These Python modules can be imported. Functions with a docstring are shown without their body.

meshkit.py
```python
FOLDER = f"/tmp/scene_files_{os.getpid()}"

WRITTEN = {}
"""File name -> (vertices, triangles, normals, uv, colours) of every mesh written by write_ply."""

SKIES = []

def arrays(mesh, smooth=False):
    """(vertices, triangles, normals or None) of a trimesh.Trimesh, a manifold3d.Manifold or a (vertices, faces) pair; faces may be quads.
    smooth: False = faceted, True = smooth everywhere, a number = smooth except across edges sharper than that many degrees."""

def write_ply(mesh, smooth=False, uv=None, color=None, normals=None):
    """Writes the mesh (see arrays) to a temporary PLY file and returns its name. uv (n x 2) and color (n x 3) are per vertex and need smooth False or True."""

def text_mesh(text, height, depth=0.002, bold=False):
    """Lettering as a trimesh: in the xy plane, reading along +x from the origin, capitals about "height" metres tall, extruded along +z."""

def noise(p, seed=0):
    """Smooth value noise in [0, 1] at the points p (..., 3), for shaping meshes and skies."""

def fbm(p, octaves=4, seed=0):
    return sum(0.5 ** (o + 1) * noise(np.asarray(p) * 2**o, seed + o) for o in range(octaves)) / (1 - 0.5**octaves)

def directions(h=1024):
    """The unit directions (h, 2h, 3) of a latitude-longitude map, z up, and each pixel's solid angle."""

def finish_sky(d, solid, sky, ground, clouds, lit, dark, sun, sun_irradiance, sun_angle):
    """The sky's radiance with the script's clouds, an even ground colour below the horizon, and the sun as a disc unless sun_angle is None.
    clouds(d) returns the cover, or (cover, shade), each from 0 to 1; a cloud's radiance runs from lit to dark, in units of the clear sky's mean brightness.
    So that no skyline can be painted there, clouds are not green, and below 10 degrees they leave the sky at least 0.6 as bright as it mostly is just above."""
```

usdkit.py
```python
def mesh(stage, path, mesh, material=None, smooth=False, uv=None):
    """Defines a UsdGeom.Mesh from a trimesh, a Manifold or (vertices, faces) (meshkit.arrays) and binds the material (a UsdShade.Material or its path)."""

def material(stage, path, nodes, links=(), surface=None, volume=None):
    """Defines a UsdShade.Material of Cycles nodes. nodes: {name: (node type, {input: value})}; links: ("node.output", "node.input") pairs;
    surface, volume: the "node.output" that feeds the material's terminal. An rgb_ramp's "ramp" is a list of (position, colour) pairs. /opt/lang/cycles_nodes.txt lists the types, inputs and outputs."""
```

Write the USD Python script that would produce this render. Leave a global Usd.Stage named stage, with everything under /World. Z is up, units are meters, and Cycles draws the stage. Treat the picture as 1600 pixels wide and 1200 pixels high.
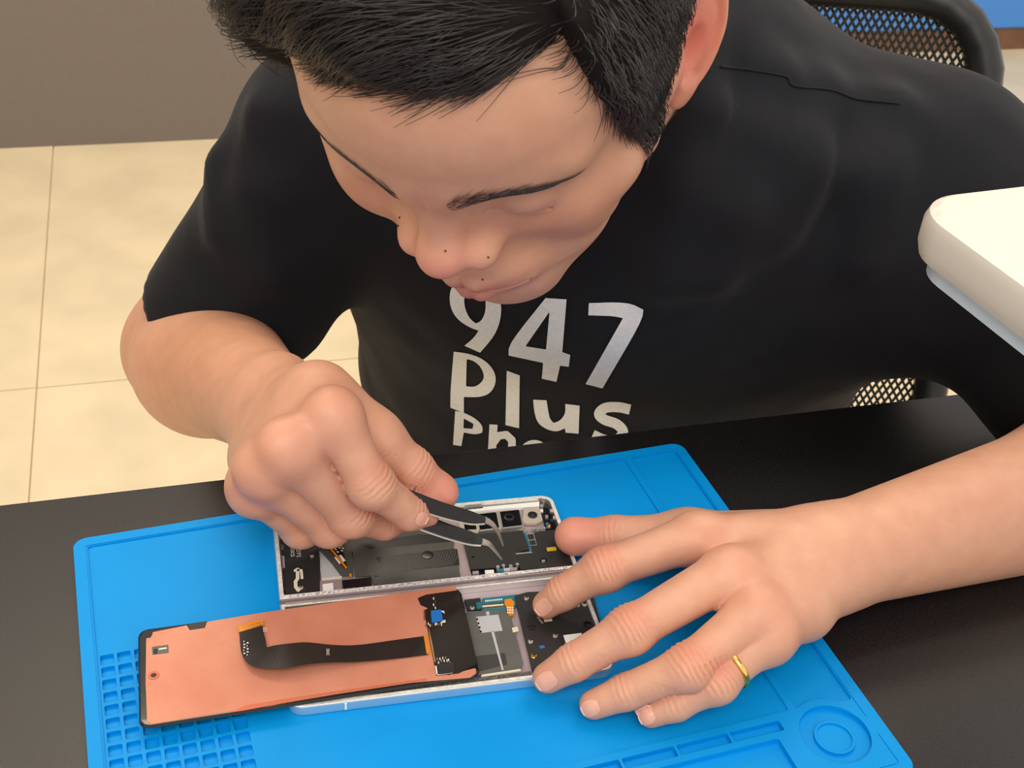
import math, random
import numpy as np, trimesh, usdkit, meshkit
import manifold3d as m3
from shapely.geometry import Polygon, LineString, Point, box as sbox
from shapely import affinity
from pxr import Usd, UsdGeom, UsdLux, UsdShade, Sdf, Gf, Vt

stage = Usd.Stage.CreateInMemory()
UsdGeom.SetStageUpAxis(stage, 'Z'); UsdGeom.SetStageMetersPerUnit(stage, 1.0)
world = UsdGeom.Xform.Define(stage, '/World'); stage.SetDefaultPrim(world.GetPrim())
rng = np.random.default_rng(7)

# ------------------------------------------------------------------ camera, sky, lamps, exposure
F = 1900.0                                   # focal length in pixels of a 1600 x 1200 picture
CAM = np.array([0.0, 0.0, 1.193])
RW = np.array([[0.96119298, -0.09824414, 0.25779089],
               [-0.26753094, -0.56004724, 0.78407543],
               [0.06734426, -0.82261484, -0.56459683]])   # camera x-right, y-down, z-forward -> room
cam = UsdGeom.Camera.Define(stage, '/World/camera')
M = np.eye(4); M[:3, 0] = RW[:, 0]; M[:3, 1] = -RW[:, 1]; M[:3, 2] = -RW[:, 2]; M[:3, 3] = CAM
cam.AddTransformOp().Set(Gf.Matrix4d(*M.T.ravel().tolist()))
cam.CreateHorizontalApertureAttr(36.0); cam.CreateVerticalApertureAttr(27.0)
cam.CreateFocalLengthAttr(F / 1600 * 36.0); cam.CreateClippingRangeAttr(Gf.Vec2f(0.02, 50))
cam.CreateFStopAttr(32.0); cam.CreateFocusDistanceAttr(0.60)
cam.CreateExposureAttr(-0.30)

def dome(color, strength):
    d = UsdLux.DomeLight.Define(stage, '/World/ambient_light'); d.CreateIntensityAttr(strength); d.CreateColorAttr(Gf.Vec3f(*color))
def rect_lamp(name, loc, aim, w, h, power, color):
    r = UsdLux.RectLight.Define(stage, '/World/' + name); r.CreateWidthAttr(w); r.CreateHeightAttr(h)
    r.CreateIntensityAttr(power); r.CreateColorAttr(Gf.Vec3f(*color)); r.CreateNormalizeAttr(False)
    z = -(np.array(aim, float) - loc); z /= np.linalg.norm(z); x = np.cross([0.02, 1, 0.01], z); x /= np.linalg.norm(x); y = np.cross(z, x)
    m = np.eye(4); m[:3, 0], m[:3, 1], m[:3, 2], m[:3, 3] = x, y, z, loc
    r.AddTransformOp().Set(Gf.Matrix4d(*m.T.ravel().tolist()))
dome((1.0, 0.93, 0.85), 0.42)
rect_lamp('ceiling_lamp', (-0.35, -0.9, 2.55), (0.2, 0.6, 0.8), 1.6, 0.8, 8.0, (1.0, 0.95, 0.88))
rect_lamp('ceiling_lamp_001', (0.9, 0.7, 2.62), (0.4, 0.5, 0.8), 1.2, 0.4, 7.5, (1.0, 0.93, 0.84))
rect_lamp('ceiling_lamp_002', (0.2, 1.7, 2.62), (0.2, 1.7, 0), 1.6, 0.5, 13.0, (1.0, 0.84, 0.62))

# ------------------------------------------------------------------ helpers
def ray(x, y): return RW @ np.array([(x - 800) / F, (y - 600) / F, 1.0])
def on(x, y, z):                            # where the sight line through a picture point meets the level z
    d = ray(x, y); return CAM + d * (z - CAM[2]) / d[2]
def at(x, y, d): return CAM + ray(x, y) * d
def P2(n): return n.rstrip('0123456789').rstrip('_')
used = {}
def path_for(name, parent):
    base = str(parent.GetPath()) if parent is not None else '/World'
    k = used.get((base, name), 0); used[(base, name)] = k + 1
    return base + '/' + (name if k == 0 else f'{name}_{k:03d}')
BASE = {}
def tag(p, label=None, cat=None, group=None, kind=None):
    p = p.GetPrim() if hasattr(p, 'GetPrim') else p
    for k, v in (('label', label), ('category', cat), ('group', group), ('kind', kind)):
        if v: p.SetCustomDataByKey(k, v)
    return p
def thing(name, label, cat, base=(0, 0, 0), group=None):
    x = UsdGeom.Xform.Define(stage, path_for(name, None)); x.AddTranslateOp().Set(Gf.Vec3d(*map(float, base)))
    BASE[str(x.GetPath())] = np.array(base, float)
    return tag(x, label, cat, group)
def origin(parent):
    while parent is not None and str(parent.GetPath()) != '/World':
        if str(parent.GetPath()) in BASE: return BASE[str(parent.GetPath())]
        parent = parent.GetParent()
    return np.zeros(3)
def obj(name, mesh, m, parent=None, label=None, smooth=False, color=None, normals=None, kind=None):
    """One Mesh prim given in room coordinates under parent."""
    if isinstance(mesh, list): mesh = trimesh.util.concatenate(mesh)
    if color is not None:
        v, f = mesh; n = normals
        if n is None: v, f, n = meshkit.arrays((v, f), True)
    else:
        v, f, n = meshkit.arrays(mesh, smooth)
    v = np.asarray(v) - origin(parent)
    p = UsdGeom.Mesh.Define(stage, path_for(name, parent))
    p.CreatePointsAttr(Vt.Vec3fArray.FromNumpy(v.astype(np.float32)))
    p.CreateFaceVertexCountsAttr(Vt.IntArray.FromNumpy(np.full(len(f), 3, np.int32)))
    p.CreateFaceVertexIndicesAttr(Vt.IntArray.FromNumpy(np.asarray(f).astype(np.int32).ravel()))
    p.CreateSubdivisionSchemeAttr('none')
    if n is not None:
        p.CreateNormalsAttr(Vt.Vec3fArray.FromNumpy(np.asarray(n).astype(np.float32))); p.SetNormalsInterpolation('vertex')
    if color is not None:
        UsdGeom.PrimvarsAPI(p).CreatePrimvar('tone', Sdf.ValueTypeNames.Color3fArray, 'vertex').Set(Vt.Vec3fArray.FromNumpy(np.asarray(color, np.float32)))
    UsdShade.MaterialBindingAPI.Apply(p.GetPrim()).Bind(m)
    return tag(p, label, kind=kind)
def curves(name, pts, counts, width, m, parent, label=None):
    p = UsdGeom.BasisCurves.Define(stage, path_for(name, parent))
    p.CreateTypeAttr('linear'); p.CreatePointsAttr(Vt.Vec3fArray.FromNumpy((np.asarray(pts) - origin(parent)).astype(np.float32)))
    p.CreateCurveVertexCountsAttr(Vt.IntArray.FromNumpy(np.asarray(counts, np.int32)))
    p.CreateWidthsAttr(Vt.FloatArray.FromNumpy(np.asarray(width, np.float32))); p.SetWidthsInterpolation('vertex')
    UsdShade.MaterialBindingAPI.Apply(p.GetPrim()).Bind(m)
    return tag(p, label)
def S(*c): return tuple(((x / 255) / 12.92 if x < 10.3 else ((x / 255 + 0.055) / 1.055) ** 2.4) for x in c)
def mat(name, col, rough=0.5, metal=0.0, var=0.0, scale=60, bump=0.0, bscale=400, col2=None, spec=0.5, extra=None, detail=3):
    nodes = {'p': ('principled_bsdf', {'base_color': col, 'roughness': rough, 'metallic': metal, 'specular_ior_level': spec, **(extra or {})}), 't': ('texture_coordinate', {})}
    links = []
    if var or col2:
        c2 = col2 or tuple(c * (1 - var) for c in col)
        nodes['n'] = ('noise_texture', {'scale': scale, 'detail': detail}); nodes['r'] = ('rgb_ramp', {'ramp': [(0.35, c2), (0.65, col)]})
        links += [('t.object', 'n.vector'), ('n.fac', 'r.fac'), ('r.color', 'p.base_color')]
    if bump:
        nodes['bn'] = ('noise_texture', {'scale': bscale, 'detail': 2}); nodes['b'] = ('bump', {'strength': bump, 'distance': 0.001})
        links += [('t.object', 'bn.vector'), ('bn.fac', 'b.height'), ('b.normal', 'p.normal')]
    return usdkit.material(stage, '/World/Looks/' + name, nodes, links, surface='p.BSDF')
def rbox(c, size, r=0.002, rz=0.0, seg=16):
    """Box with rounded edges (hull of spheres)."""
    s = np.array(size) / 2 - r
    b = m3.Manifold.batch_hull([m3.Manifold.sphere(r, seg).translate([sx * s[0], sy * s[1], sz * s[2]]) for sx in (-1, 1) for sy in (-1, 1) for sz in (-1, 1)])
    b = b.rotate([0, 0, math.degrees(rz)]).translate(list(map(float, c))); return tri(b)
def tri(m):
    m = m.to_mesh(); return trimesh.Trimesh(m.vert_properties[:, :3], m.tri_verts, process=False)
def bx(lo, hi):
    lo, hi = np.array(lo, float), np.array(hi, float)
    return trimesh.creation.box(hi - lo, trimesh.transformations.translation_matrix((lo + hi) / 2))
def prism(poly, z0, z1):
    """Upright prism(s) of a shapely polygon in room xy."""
    gs = [g for g in getattr(poly, 'geoms', [poly]) if g.area > 1e-10]
    out = []
    for g in gs:
        e = trimesh.creation.extrude_polygon(g, z1 - z0, engine='earcut'); e.apply_translation([0, 0, z0]); out.append(e)
    return trimesh.util.concatenate(out)
def tube(pts, r, n=10, closed=False):
    """Swept tube along pts with radius r (number or per-point)."""
    pts = np.asarray(pts, float); k = len(pts); r = np.broadcast_to(r, k)
    t = np.gradient(pts, axis=0) if not closed else np.roll(pts, -1, 0) - np.roll(pts, 1, 0)
    t /= np.linalg.norm(t, axis=1, keepdims=True)
    u = np.cross(t[0], [0.3, 0.5, 0.81]); u /= np.linalg.norm(u); ring = []
    a = np.arange(n) * 2 * np.pi / n
    for i in range(k):
        u = u - t[i] * (u @ t[i]); u /= np.linalg.norm(u); w = np.cross(t[i], u)
        ring.append(pts[i] + r[i] * (np.cos(a)[:, None] * u + np.sin(a)[:, None] * w))
    v = np.vstack(ring); f = []
    for i in range(k if closed else k - 1):
        j = (i + 1) % k
        for q in range(n):
            p = (q + 1) % n
            f += [[i * n + q, i * n + p, j * n + p], [i * n + q, j * n + p, j * n + q]]
    if not closed:
        v = np.vstack([v, pts[0], pts[-1]]); c0, c1 = len(v) - 2, len(v) - 1
        for q in range(n):
            p = (q + 1) % n; f += [[c0, p, q], [c1, (k - 1) * n + q, (k - 1) * n + p]]
    return trimesh.Trimesh(v, f, process=False)
def smoothline(pts, n=8):
    """Catmull-Rom through pts."""
    p = np.asarray(pts, float); p = np.vstack([2 * p[0] - p[1], p, 2 * p[-1] - p[-2]]); out = []
    for i in range(1, len(p) - 2):
        for t in np.arange(n) / n:
            out.append(0.5 * (2 * p[i] + (p[i + 1] - p[i - 1]) * t + (2 * p[i - 1] - 5 * p[i] + 4 * p[i + 1] - p[i + 2]) * t * t + (3 * p[i] - p[i - 1] - 3 * p[i + 1] + p[i + 2]) * t ** 3))
    return np.array(out + [p[-2]])

# ------------------------------------------------------------------ looks
K = {}
K['floor'] = mat('floor_tile', S(234, 217, 182), 0.45, var=0.12, scale=7, detail=6)
K['grout'] = mat('floor_grout', S(240, 226, 196), 0.8)
K['wall'] = mat('wall_laminate', S(118, 108, 102), 0.42, var=0.06, scale=200, bump=0.05)
K['paint'] = mat('wall_paint', S(214, 198, 170), 0.8)
K['blue_panel'] = mat('blue_panel', S(70, 140, 225), 0.5)
K['brown'] = mat('brown_wood', S(120, 85, 58), 0.5, var=0.2, scale=20)
K['desk'] = mat('desk_laminate', (0.015, 0.0135, 0.0138), 0.36, col2=(0.006, 0.0055, 0.006), scale=900, bump=0.12, bscale=1600)
K['mat'] = mat('blue_silicone', (0.0, 0.275, 0.71), 0.48, var=0.05, scale=25, bump=0.05, bscale=900, spec=0.16)
K['white_plastic'] = mat('white_plastic', S(206, 202, 191), 0.45)
K['diffuser'] = mat('lamp_diffuser', S(200, 220, 235), 0.3)
K['black_plastic'] = mat('black_plastic', (0.012, 0.012, 0.013), 0.38)
K['mesh_fabric'] = mat('chair_mesh', (0.018, 0.017, 0.017), 0.6)

def struct(name, mesh, m, parent=None):
    return obj(name, mesh, m, parent, kind='structure' if parent is None else None)

# ------------------------------------------------------------------ the room
YW = 2.763
floor = struct('floor', bx((-3.2, -1.2, -0.06), (4.6, 4.2, -0.006)), K['grout'])
tx0, ty0, TW, TL = -0.2375, 1.782, 1.2, 1.2
for i in range(-3, 5):
    for j in range(-3, 3):
        a, b = max(tx0 + i * TW, -3.2), min(tx0 + (i + 1) * TW, 4.6); c, d = max(ty0 + j * TL, -1.2), min(ty0 + (j + 1) * TL, 4.2)
        if b - a > 0.02 and d - c > 0.02:
            t = trimesh.creation.extrude_polygon(sbox(a + .0012, c + .0012, b - .0012, d - .0012), 0.0065, engine='earcut'); t.apply_translation([0, 0, -0.0065 + 0.0004 * ((i * 7 + j * 3) % 3)])
            obj('tile', t, K['floor'], floor)
struct('wall_back', [bx((-3.2, YW, 0), (1.35, YW + 0.12, 2.7))], K['wall'])
far = struct('wall_far', bx((1.35, 4.08, 0), (4.6, 4.2, 2.7)), K['paint'])
struct('wall_left', bx((-3.32, -1.2, 0), (-3.2, YW + .12, 2.7)), K['paint'])
t = thing('display_cabinet', 'bright blue panelled cabinet on a brown wooden base at the far right corner', 'cabinet', (3.0, 3.5, 0))
obj('panel', rbox((3.1, 3.42, 0.56), (2.6, 0.5, 0.98), 0.01), K['blue_panel'], t)
obj('base', rbox((3.1, 3.43, 0.035), (2.6, 0.5, 0.07), 0.004), K['brown'], t)

# ------------------------------------------------------------------ desk
ZT = 0.75
t = thing('desk', 'black laminate desk top under the blue repair mat', 'desk', (0.3, 0.1, 0))
obj('desk_top', rbox((0.35, 0.5525 - 0.35, ZT - 0.0125), (1.9, 0.70, 0.025), 0.0015), K['desk'], t)
for sx in (-0.55, 1.25):
    for sy in (-0.1, 0.5):
        obj('leg', rbox((sx, sy, 0.3625), (0.04, 0.04, 0.725), 0.003), K['black_plastic'], t)

# ------------------------------------------------------------------ blue silicone repair mat
MO, MY = np.array([-0.0645, 0.5112]), math.radians(3.3)
MU, MV = np.array([math.cos(MY), math.sin(MY)]), np.array([math.sin(MY), -math.cos(MY)])
ZM = 0.7533
def mm_poly(p): return affinity.affine_transform(p, [MU[0] / 1000, MV[0] / 1000, MU[1] / 1000, MV[1] / 1000, MO[0], MO[1]])
def rr(u0, v0, u1, v1, r): return sbox(u0 + r, v0 + r, u1 - r, v1 - r).buffer(r, 6)
def cs(p):
    out = []
    for g in getattr(p, 'geoms', [p]):
        out.append(np.array(g.exterior.coords)[:-1][::1]); out += [np.array(h.coords)[:-1] for h in g.interiors]
    return m3.CrossSection(out, m3.FillRule.EvenOdd)
def ext(p, z0, z1): return m3.Manifold.extrude(cs(p), float(z1 - z0)).translate([0, 0, float(z0)])
body = ext(rr(0, 0, 350, 250, 7), 0, 4.2)
cuts = [ext(rr(7, 7, 310, 203, 2), 3.3, 9), ext(rr(314, 7, 343, 205, 1.5), 3.0, 9)]
cuts.append(ext(rr(6.0, 6.0, 344, 244, 2).difference(rr(6.7, 6.7, 343.3, 243.3, 2)), 3.8, 9))
for i in range(8):
    for j in range(14):
        u, v = 8.4 + i * 7.65, 84.6 + j * 7.75
        cuts.append(ext(rr(u, v, u + 6.1, v + 6.2, 0.9), 1.3, 9))
for i in range(8):
    cuts.append(ext(rr(276.5 - 27 * i, 206.8, 302.2 - 27 * i, 212.6, 0.8), 1.3, 9))
ring = Point(324, 221).buffer(20.5, 32)
tray = rr(90, 216, 297, 244, 1.5).difference(Point(324, 221).buffer(24, 32))
cuts.append(ext(tray, 1.3, 9))
body = body - m3.Manifold.batch_boolean(cuts, m3.OpType.Add)
body = body + ext(ring, 1, 4.2)
body = body - ext(Point(324, 221).buffer(16.6, 40), 1.6, 9)
body = body + ext(Point(323.4, 222).buffer(9.4, 36), 1.2, 3.2) - ext(Point(323.4, 222).buffer(8.2, 36), 2.2, 9)
g = tri(body); v = np.array(g.vertices)
xy = MO + (v[:, :1] * MU + v[:, 1:2] * MV) / 1000
g = trimesh.Trimesh(np.c_[xy, ZT + v[:, 2] / 1000], g.faces[:, ::-1], process=False)
tag(obj('repair_mat', g, K['mat']), 'bright blue silicone repair mat with square compartments lying on the black desk', 'mat')
# ------------------------------------------------------------------ opened folding phone, taken apart
PC, PY = np.array([0.1103, 0.432575]), math.radians(-3.147)
PU, PV = np.array([math.cos(PY), math.sin(PY)]), np.array([-math.sin(PY), math.cos(PY)])
ZP0, ZP = 0.7533, 0.7593                    # underside and rim height
def uvroom(p): return affinity.affine_transform(p, [PU[0] / 1000, PV[0] / 1000, PU[1] / 1000, PV[1] / 1000, PC[0], PC[1]])
def za(x, y): return 400 + x / 2.857, 740 + y / 2.857
def zb(x, y): return 200 + x / 4.284, 880 + y / 4.284
def zc(x, y): return 420 + x / 5.333, 760 + y / 5.333
def zd(x, y): return 680 + x / 5.714, 760 + y / 5.714
def ze(x, y): return 640 + x / 4.706, 900 + y / 4.706
def flat(fn, pts, z): return Polygon([on(*fn(*p), z)[:2] for p in pts])
K['silver'] = mat('silver_frame', (0.80, 0.79, 0.77), 0.28, metal=0.85)
K['white_rim'] = mat('white_adhesive_rim', S(225, 222, 215), 0.45, var=0.25, scale=400)
K['lilac'] = mat('lilac_metal', S(176, 160, 166), 0.38, metal=0.35, var=0.12, scale=80)
K['glue'] = mat('glue_residue', S(238, 232, 228), 0.5, col2=S(150, 138, 142), scale=900)
K['board'] = mat('black_shield', (0.018, 0.018, 0.018), 0.5, var=0.2, scale=200)
K['graphite'] = mat('graphite_sheet', S(76, 76, 73), 0.55, var=0.1, scale=300)
K['gloss'] = mat('black_gloss', (0.008, 0.008, 0.010), 0.12)
K['steel'] = mat('bare_steel', (0.72, 0.70, 0.67), 0.32, metal=0.8)
K['lens'] = mat('lens_glass', (0.004, 0.006, 0.010), 0.05, spec=0.9)
K['bezel'] = mat('beige_ring', S(196, 186, 170), 0.4, metal=0.3)
K['cream'] = mat('cream_plastic', S(214, 204, 184), 0.5)
K['label'] = mat('pale_label', S(178, 180, 184), 0.55)
K['label_white'] = mat('white_label', S(232, 232, 228), 0.5)
K['orange'] = mat('orange_flex', S(214, 130, 24), 0.35)
K['yellow'] = mat('yellow_label', S(205, 175, 30), 0.5)
K['gold'] = mat('gold_plate', (0.85, 0.60, 0.22), 0.25, metal=1.0)
K['teal'] = mat('teal_board', S(28, 110, 130), 0.4)
K['blue_part'] = mat('blue_part', S(30, 110, 190), 0.4)
K['battery'] = mat('battery_foil', S(104, 106, 102), 0.32, metal=0.2, var=0.12, scale=120)
K['battery_dark'] = mat('battery_dark_foil', S(70, 71, 68), 0.32, metal=0.2)
K['foam'] = mat('dark_foam', (0.03, 0.03, 0.03), 0.9, col2=S(110, 108, 105), scale=1500)
K['copper'] = mat('copper_foil', S(207, 138, 112), 0.5, metal=0.15, col2=S(194, 122, 96), scale=28, bump=0.12, bscale=1300, detail=5)
K['copper_dark'] = mat('copper_fold', S(198, 108, 76), 0.55, metal=0.2)
K['flex'] = mat('black_flex', (0.016, 0.014, 0.013), 0.3)
K['print'] = mat('white_print', S(215, 215, 210), 0.6)
K['coil'] = mat('coil_sheet', (0.006, 0.007, 0.010), 0.25, spec=0.7)

phone = thing('folding_phone', 'opened folding phone with its back covers off, lying on the blue mat under both hands', 'phone', (PC[0], PC[1], ZP0))
def part(name, geo, m, parent=None, label=None, smooth=False): return obj(name, geo, m, parent or phone, label, smooth)
def uvext(p, z0, z1): return prism(uvroom(p), z0, z1)
HV = 4.6                                    # v of the hinge-side wall of the rear-camera half
FLOOR = 0.7552
def shell(u0, v0, u1, v1, r, rim, corner):
    out = sbox(u0, v0, u1, v1); rnd = rr(u0, v0, u1, v1, r)
    keep = rnd.union(out.intersection(corner)); inn = keep.buffer(-rim)
    a = m3.Manifold.extrude(cs(keep), ZP - ZP0) ; b = m3.Manifold.extrude(cs(keep.buffer(-0.6)), ZP - ZP0 + .0)
    hull = m3.Manifold.batch_hull([m3.Manifold.extrude(cs(keep.buffer(-d)), 0.01).translate([0, 0, z]) for d, z in ((0.9, 0.0), (0.25, 0.4), (0, 1.2), (0, 4.9), (0.35, 5.75), (0.6, 5.99))])
    g = hull - m3.Manifold.extrude(cs(inn), 9).translate([0, 0, (FLOOR - ZP0) * 1000])
    g = tri(g); v = np.array(g.vertices); xy = PC + (v[:, :1] * PU + v[:, 1:2] * PV) / 1000
    return trimesh.Trimesh(np.c_[xy, ZP0 + v[:, 2] / 1000], g.faces, process=False), keep
up, upk = shell(-77, HV, 77, 65, 7, 2.4, sbox(-80, 0, 80, 20))
lo, lok = shell(-77, -65, 77, 1.6, 7, 2.6, sbox(-80, -12, 80, 5))
part('rear_half_frame', up, K['silver'], label='silver frame of the camera half', smooth=25)
part('front_half_frame', lo, K['silver'], label='silver frame of the battery half', smooth=25)
part('adhesive_rim', uvext(upk.buffer(-0.5).difference(upk.buffer(-2.5)), ZP, ZP + 0.00015), K['white_rim'])
part('adhesive_rim', uvext(lok.buffer(-0.9).difference(lok.buffer(-2.4)), ZP, ZP + 0.00015), K['white_rim'])
part('hinge_wall', uvext(sbox(-76, 3.9, 76, 4.55), 0.7536, 0.7590), K['lilac'], label='lilac metal hinge wall')
part('hinge_cover', uvext(sbox(-75, 1.65, 75, 3.85), 0.7536, 0.7558), K['lilac'])
for k, (v0, z) in enumerate(((3.0, .7558), (0.9, .75935), (-0.1, .75935))):
    part('hinge_rail', uvext(sbox(-74, v0, 74, v0 + 0.55), z, z + .0004), K['steel'])
part('glue_strip', uvext(sbox(-72, HV + 0.3, 73, HV + 2.0), ZP + 0.0001, ZP + 0.0003), K['glue'])
part('side_band', uvext(sbox(-52, -65.25, -51, -64.7), ZP0 + .0012, ZP - .0008), K['label_white'])
def plate(name, fn, pts, z, th, m, rd=0.0, parent=None, label=None):
    p = flat(fn, pts, z + th)
    if rd: p = p.buffer(-rd).buffer(rd, 4)
    return part(name, prism(p, z, z + th), m, parent, label)
def disc(name, fn, c, r, z, th, m, parent=None, label=None, n=24, hole=0):
    """Low round piece (r in mm) with a chamfered edge."""
    o = on(*fn(*c), z + th); R_ = r / 1000
    prof = [[hole / 1000, 0], [R_, 0], [R_, th * 0.7], [R_ * 0.88, th], [hole / 1000, th]] + ([[hole / 1000, 0]] if hole else [])
    g = trimesh.creation.revolve(np.array(prof), sections=n); g.apply_translation([o[0], o[1], z]); return part(name, g, m, parent, label, 35)
def screw(fn, c, r, z, m, parent):
    s = disc('screw', fn, c, r, z, 0.0007, m, parent)
    o = on(*fn(*c), z)
    g = [bx((-r * .6e-3, -r * .13e-3, 0), (r * .6e-3, r * .13e-3, .00012)), bx((-r * .13e-3, -r * .6e-3, 0), (r * .13e-3, r * .6e-3, .00012))]
    g = trimesh.util.concatenate(g); g.apply_translation([o[0], o[1], z + .0007]); part('screw_slot', g, K['gloss'], s if str(parent.GetPath()) == str(phone.GetPath()) else parent)
ZB = 0.7572                                 # top of the boards
# camera half -------------------------------------------------------------
bed = part('inner_floor', uvext(upk.buffer(-2.5), FLOOR, FLOOR + .0002), K['lilac'])
lb = plate('antenna_board', zc, [(95, 430), (250, 460), (415, 480), (425, 700), (425, 885), (150, 905), (125, 860), (112, 600)], FLOOR, ZB - FLOOR, K['board'], .0006, label='black antenna board')
tr_ = [on(*zc(*p), ZB)[:2] for p in ((222, 702), (240, 690), (240, 770), (222, 795), (225, 840), (245, 868))]
part('antenna_trace', prism(LineString(tr_).buffer(.0009), ZB, ZB + .0002), K['cream'], lb)
tr_ = [on(*zc(*p), ZB)[:2] for p in ((245, 700), (270, 700), (277, 765))]
part('antenna_trace', prism(LineString(tr_).buffer(.0007), ZB, ZB + .0002), K['cream'], lb)
screw(zc, (268, 838), 1.3, ZB, K['steel'], lb); screw(zc, (360, 575), 1.1, ZB, K['steel'], lb); screw(zc, (400, 838), .9, ZB - .001, K['steel'], phone)
plate('contact_spring', zc, [(108, 575), (130, 580), (135, 675), (115, 672)], ZB, .0006, K['lilac'], parent=lb)
plate('contact_spring', zc, [(100, 485), (125, 488), (125, 520), (103, 520)], ZB, .0005, K['battery'], parent=lb)
plate('bright_foil', zc, [(425, 540), (610, 735), (605, 760), (440, 775), (428, 700)], FLOOR, .0010, K['label'], label='pale grey foil')
plate('foil_edge', zc, [(440, 765), (608, 745), (610, 770), (440, 785)], FLOOR, .0012, K['cream'])
plate('speaker_plate', zc, [(415, 790), (605, 770), (610, 862), (418, 888)], FLOOR, .0016, K['lilac'])
plate('speaker_label', zc, [(448, 815), (535, 803), (540, 866), (452, 874)], FLOOR + .0016, .0001, K['label_white'])
plate('black_strip', zc, [(612, 782), (850, 757), (862, 828), (622, 862)], FLOOR, .0014, K['gloss'])
rb = plate('ribbon_cable', zc, [(415, 490), (520, 430), (640, 430), (690, 480), (700, 735), (600, 735)], ZB - .0008, .0010, K['graphite'], label='dark ribbon cable with an orange stripe')
plate('ribbon_backing', zc, [(462, 480), (590, 445), (650, 660), (630, 680)], ZB + .0002, .0003, K['gloss'], parent=rb)
plate('orange_stripe', zc, [(470, 478), (500, 482), (655, 675), (640, 682)], ZB + .0005, .0002, K['orange'], parent=rb)
plate('white_mark', zc, [(582, 572), (605, 570), (640, 618), (618, 628)], ZB + .0005, .0002, K['label_white'], parent=rb)
plate('white_mark', zc, [(545, 590), (560, 588), (600, 638), (588, 645)], ZB + .0005, .0002, K['label_white'], parent=rb)
for (x, y) in ((510, 478), (528, 498), (545, 518), (563, 540), (540, 470), (560, 488), (578, 506), (596, 530), (566, 465), (590, 488), (606, 510)):
    plate('white_print', zc, [(x, y), (x + 15, y - 3), (x + 24, y + 8), (x + 9, y + 12)], ZB + .0005, .00015, K['print'], parent=rb)
plate('orange_tab', zc, [(670, 727), (690, 725), (692, 750), (672, 752)], ZB + .0002, .0003, K['orange'], parent=rb)
cs_ = plate('charging_sheet', zc, [(655, 400), (1100, 330), (1500, 330), (1610, 800), (1590, 815), (880, 822), (852, 742), (722, 747), (700, 560)], ZB - .0004, .0008, K['graphite'], label='dark grey graphite charging sheet')
plate('coil_window', zc, [(800, 470), (1250, 400), (1530, 400), (1550, 455), (845, 522), (812, 505)], ZB + .0004, .00006, K['coil'], .0008, parent=cs_)
win = plate('coil_window', zc, [(890, 592), (1570, 518), (1590, 655), (975, 722), (935, 705), (925, 640)], ZB + .0004, .00006, K['coil'], .0008, parent=cs_)
wp = flat(zc, [(890, 592), (1570, 518), (1590, 655), (975, 722), (935, 705), (925, 640)], ZB + .0005).buffer(-.0006)
cc = on(*zc(1310, 545), ZB)[:2]; arcs = []
for k in range(11):
    r_ = .0035 + k * .0013
    a_ = Point(cc).buffer(r_ + .00032, 40).difference(Point(cc).buffer(r_ - .0001, 40)).intersection(wp)
    if a_.area > 0: arcs.append(prism(a_, ZB + .00046, ZB + .00054))
part('coil_winding', arcs, K['graphite'], cs_)
disc('coil_dimple', zc, (1325, 568), 3.0, ZB + .0004, .0005, K['coil'], cs_)
disc('sheet_hole', zc, (897, 752), .9, ZB + .0004, .00005, K['gloss'], cs_); 
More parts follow.
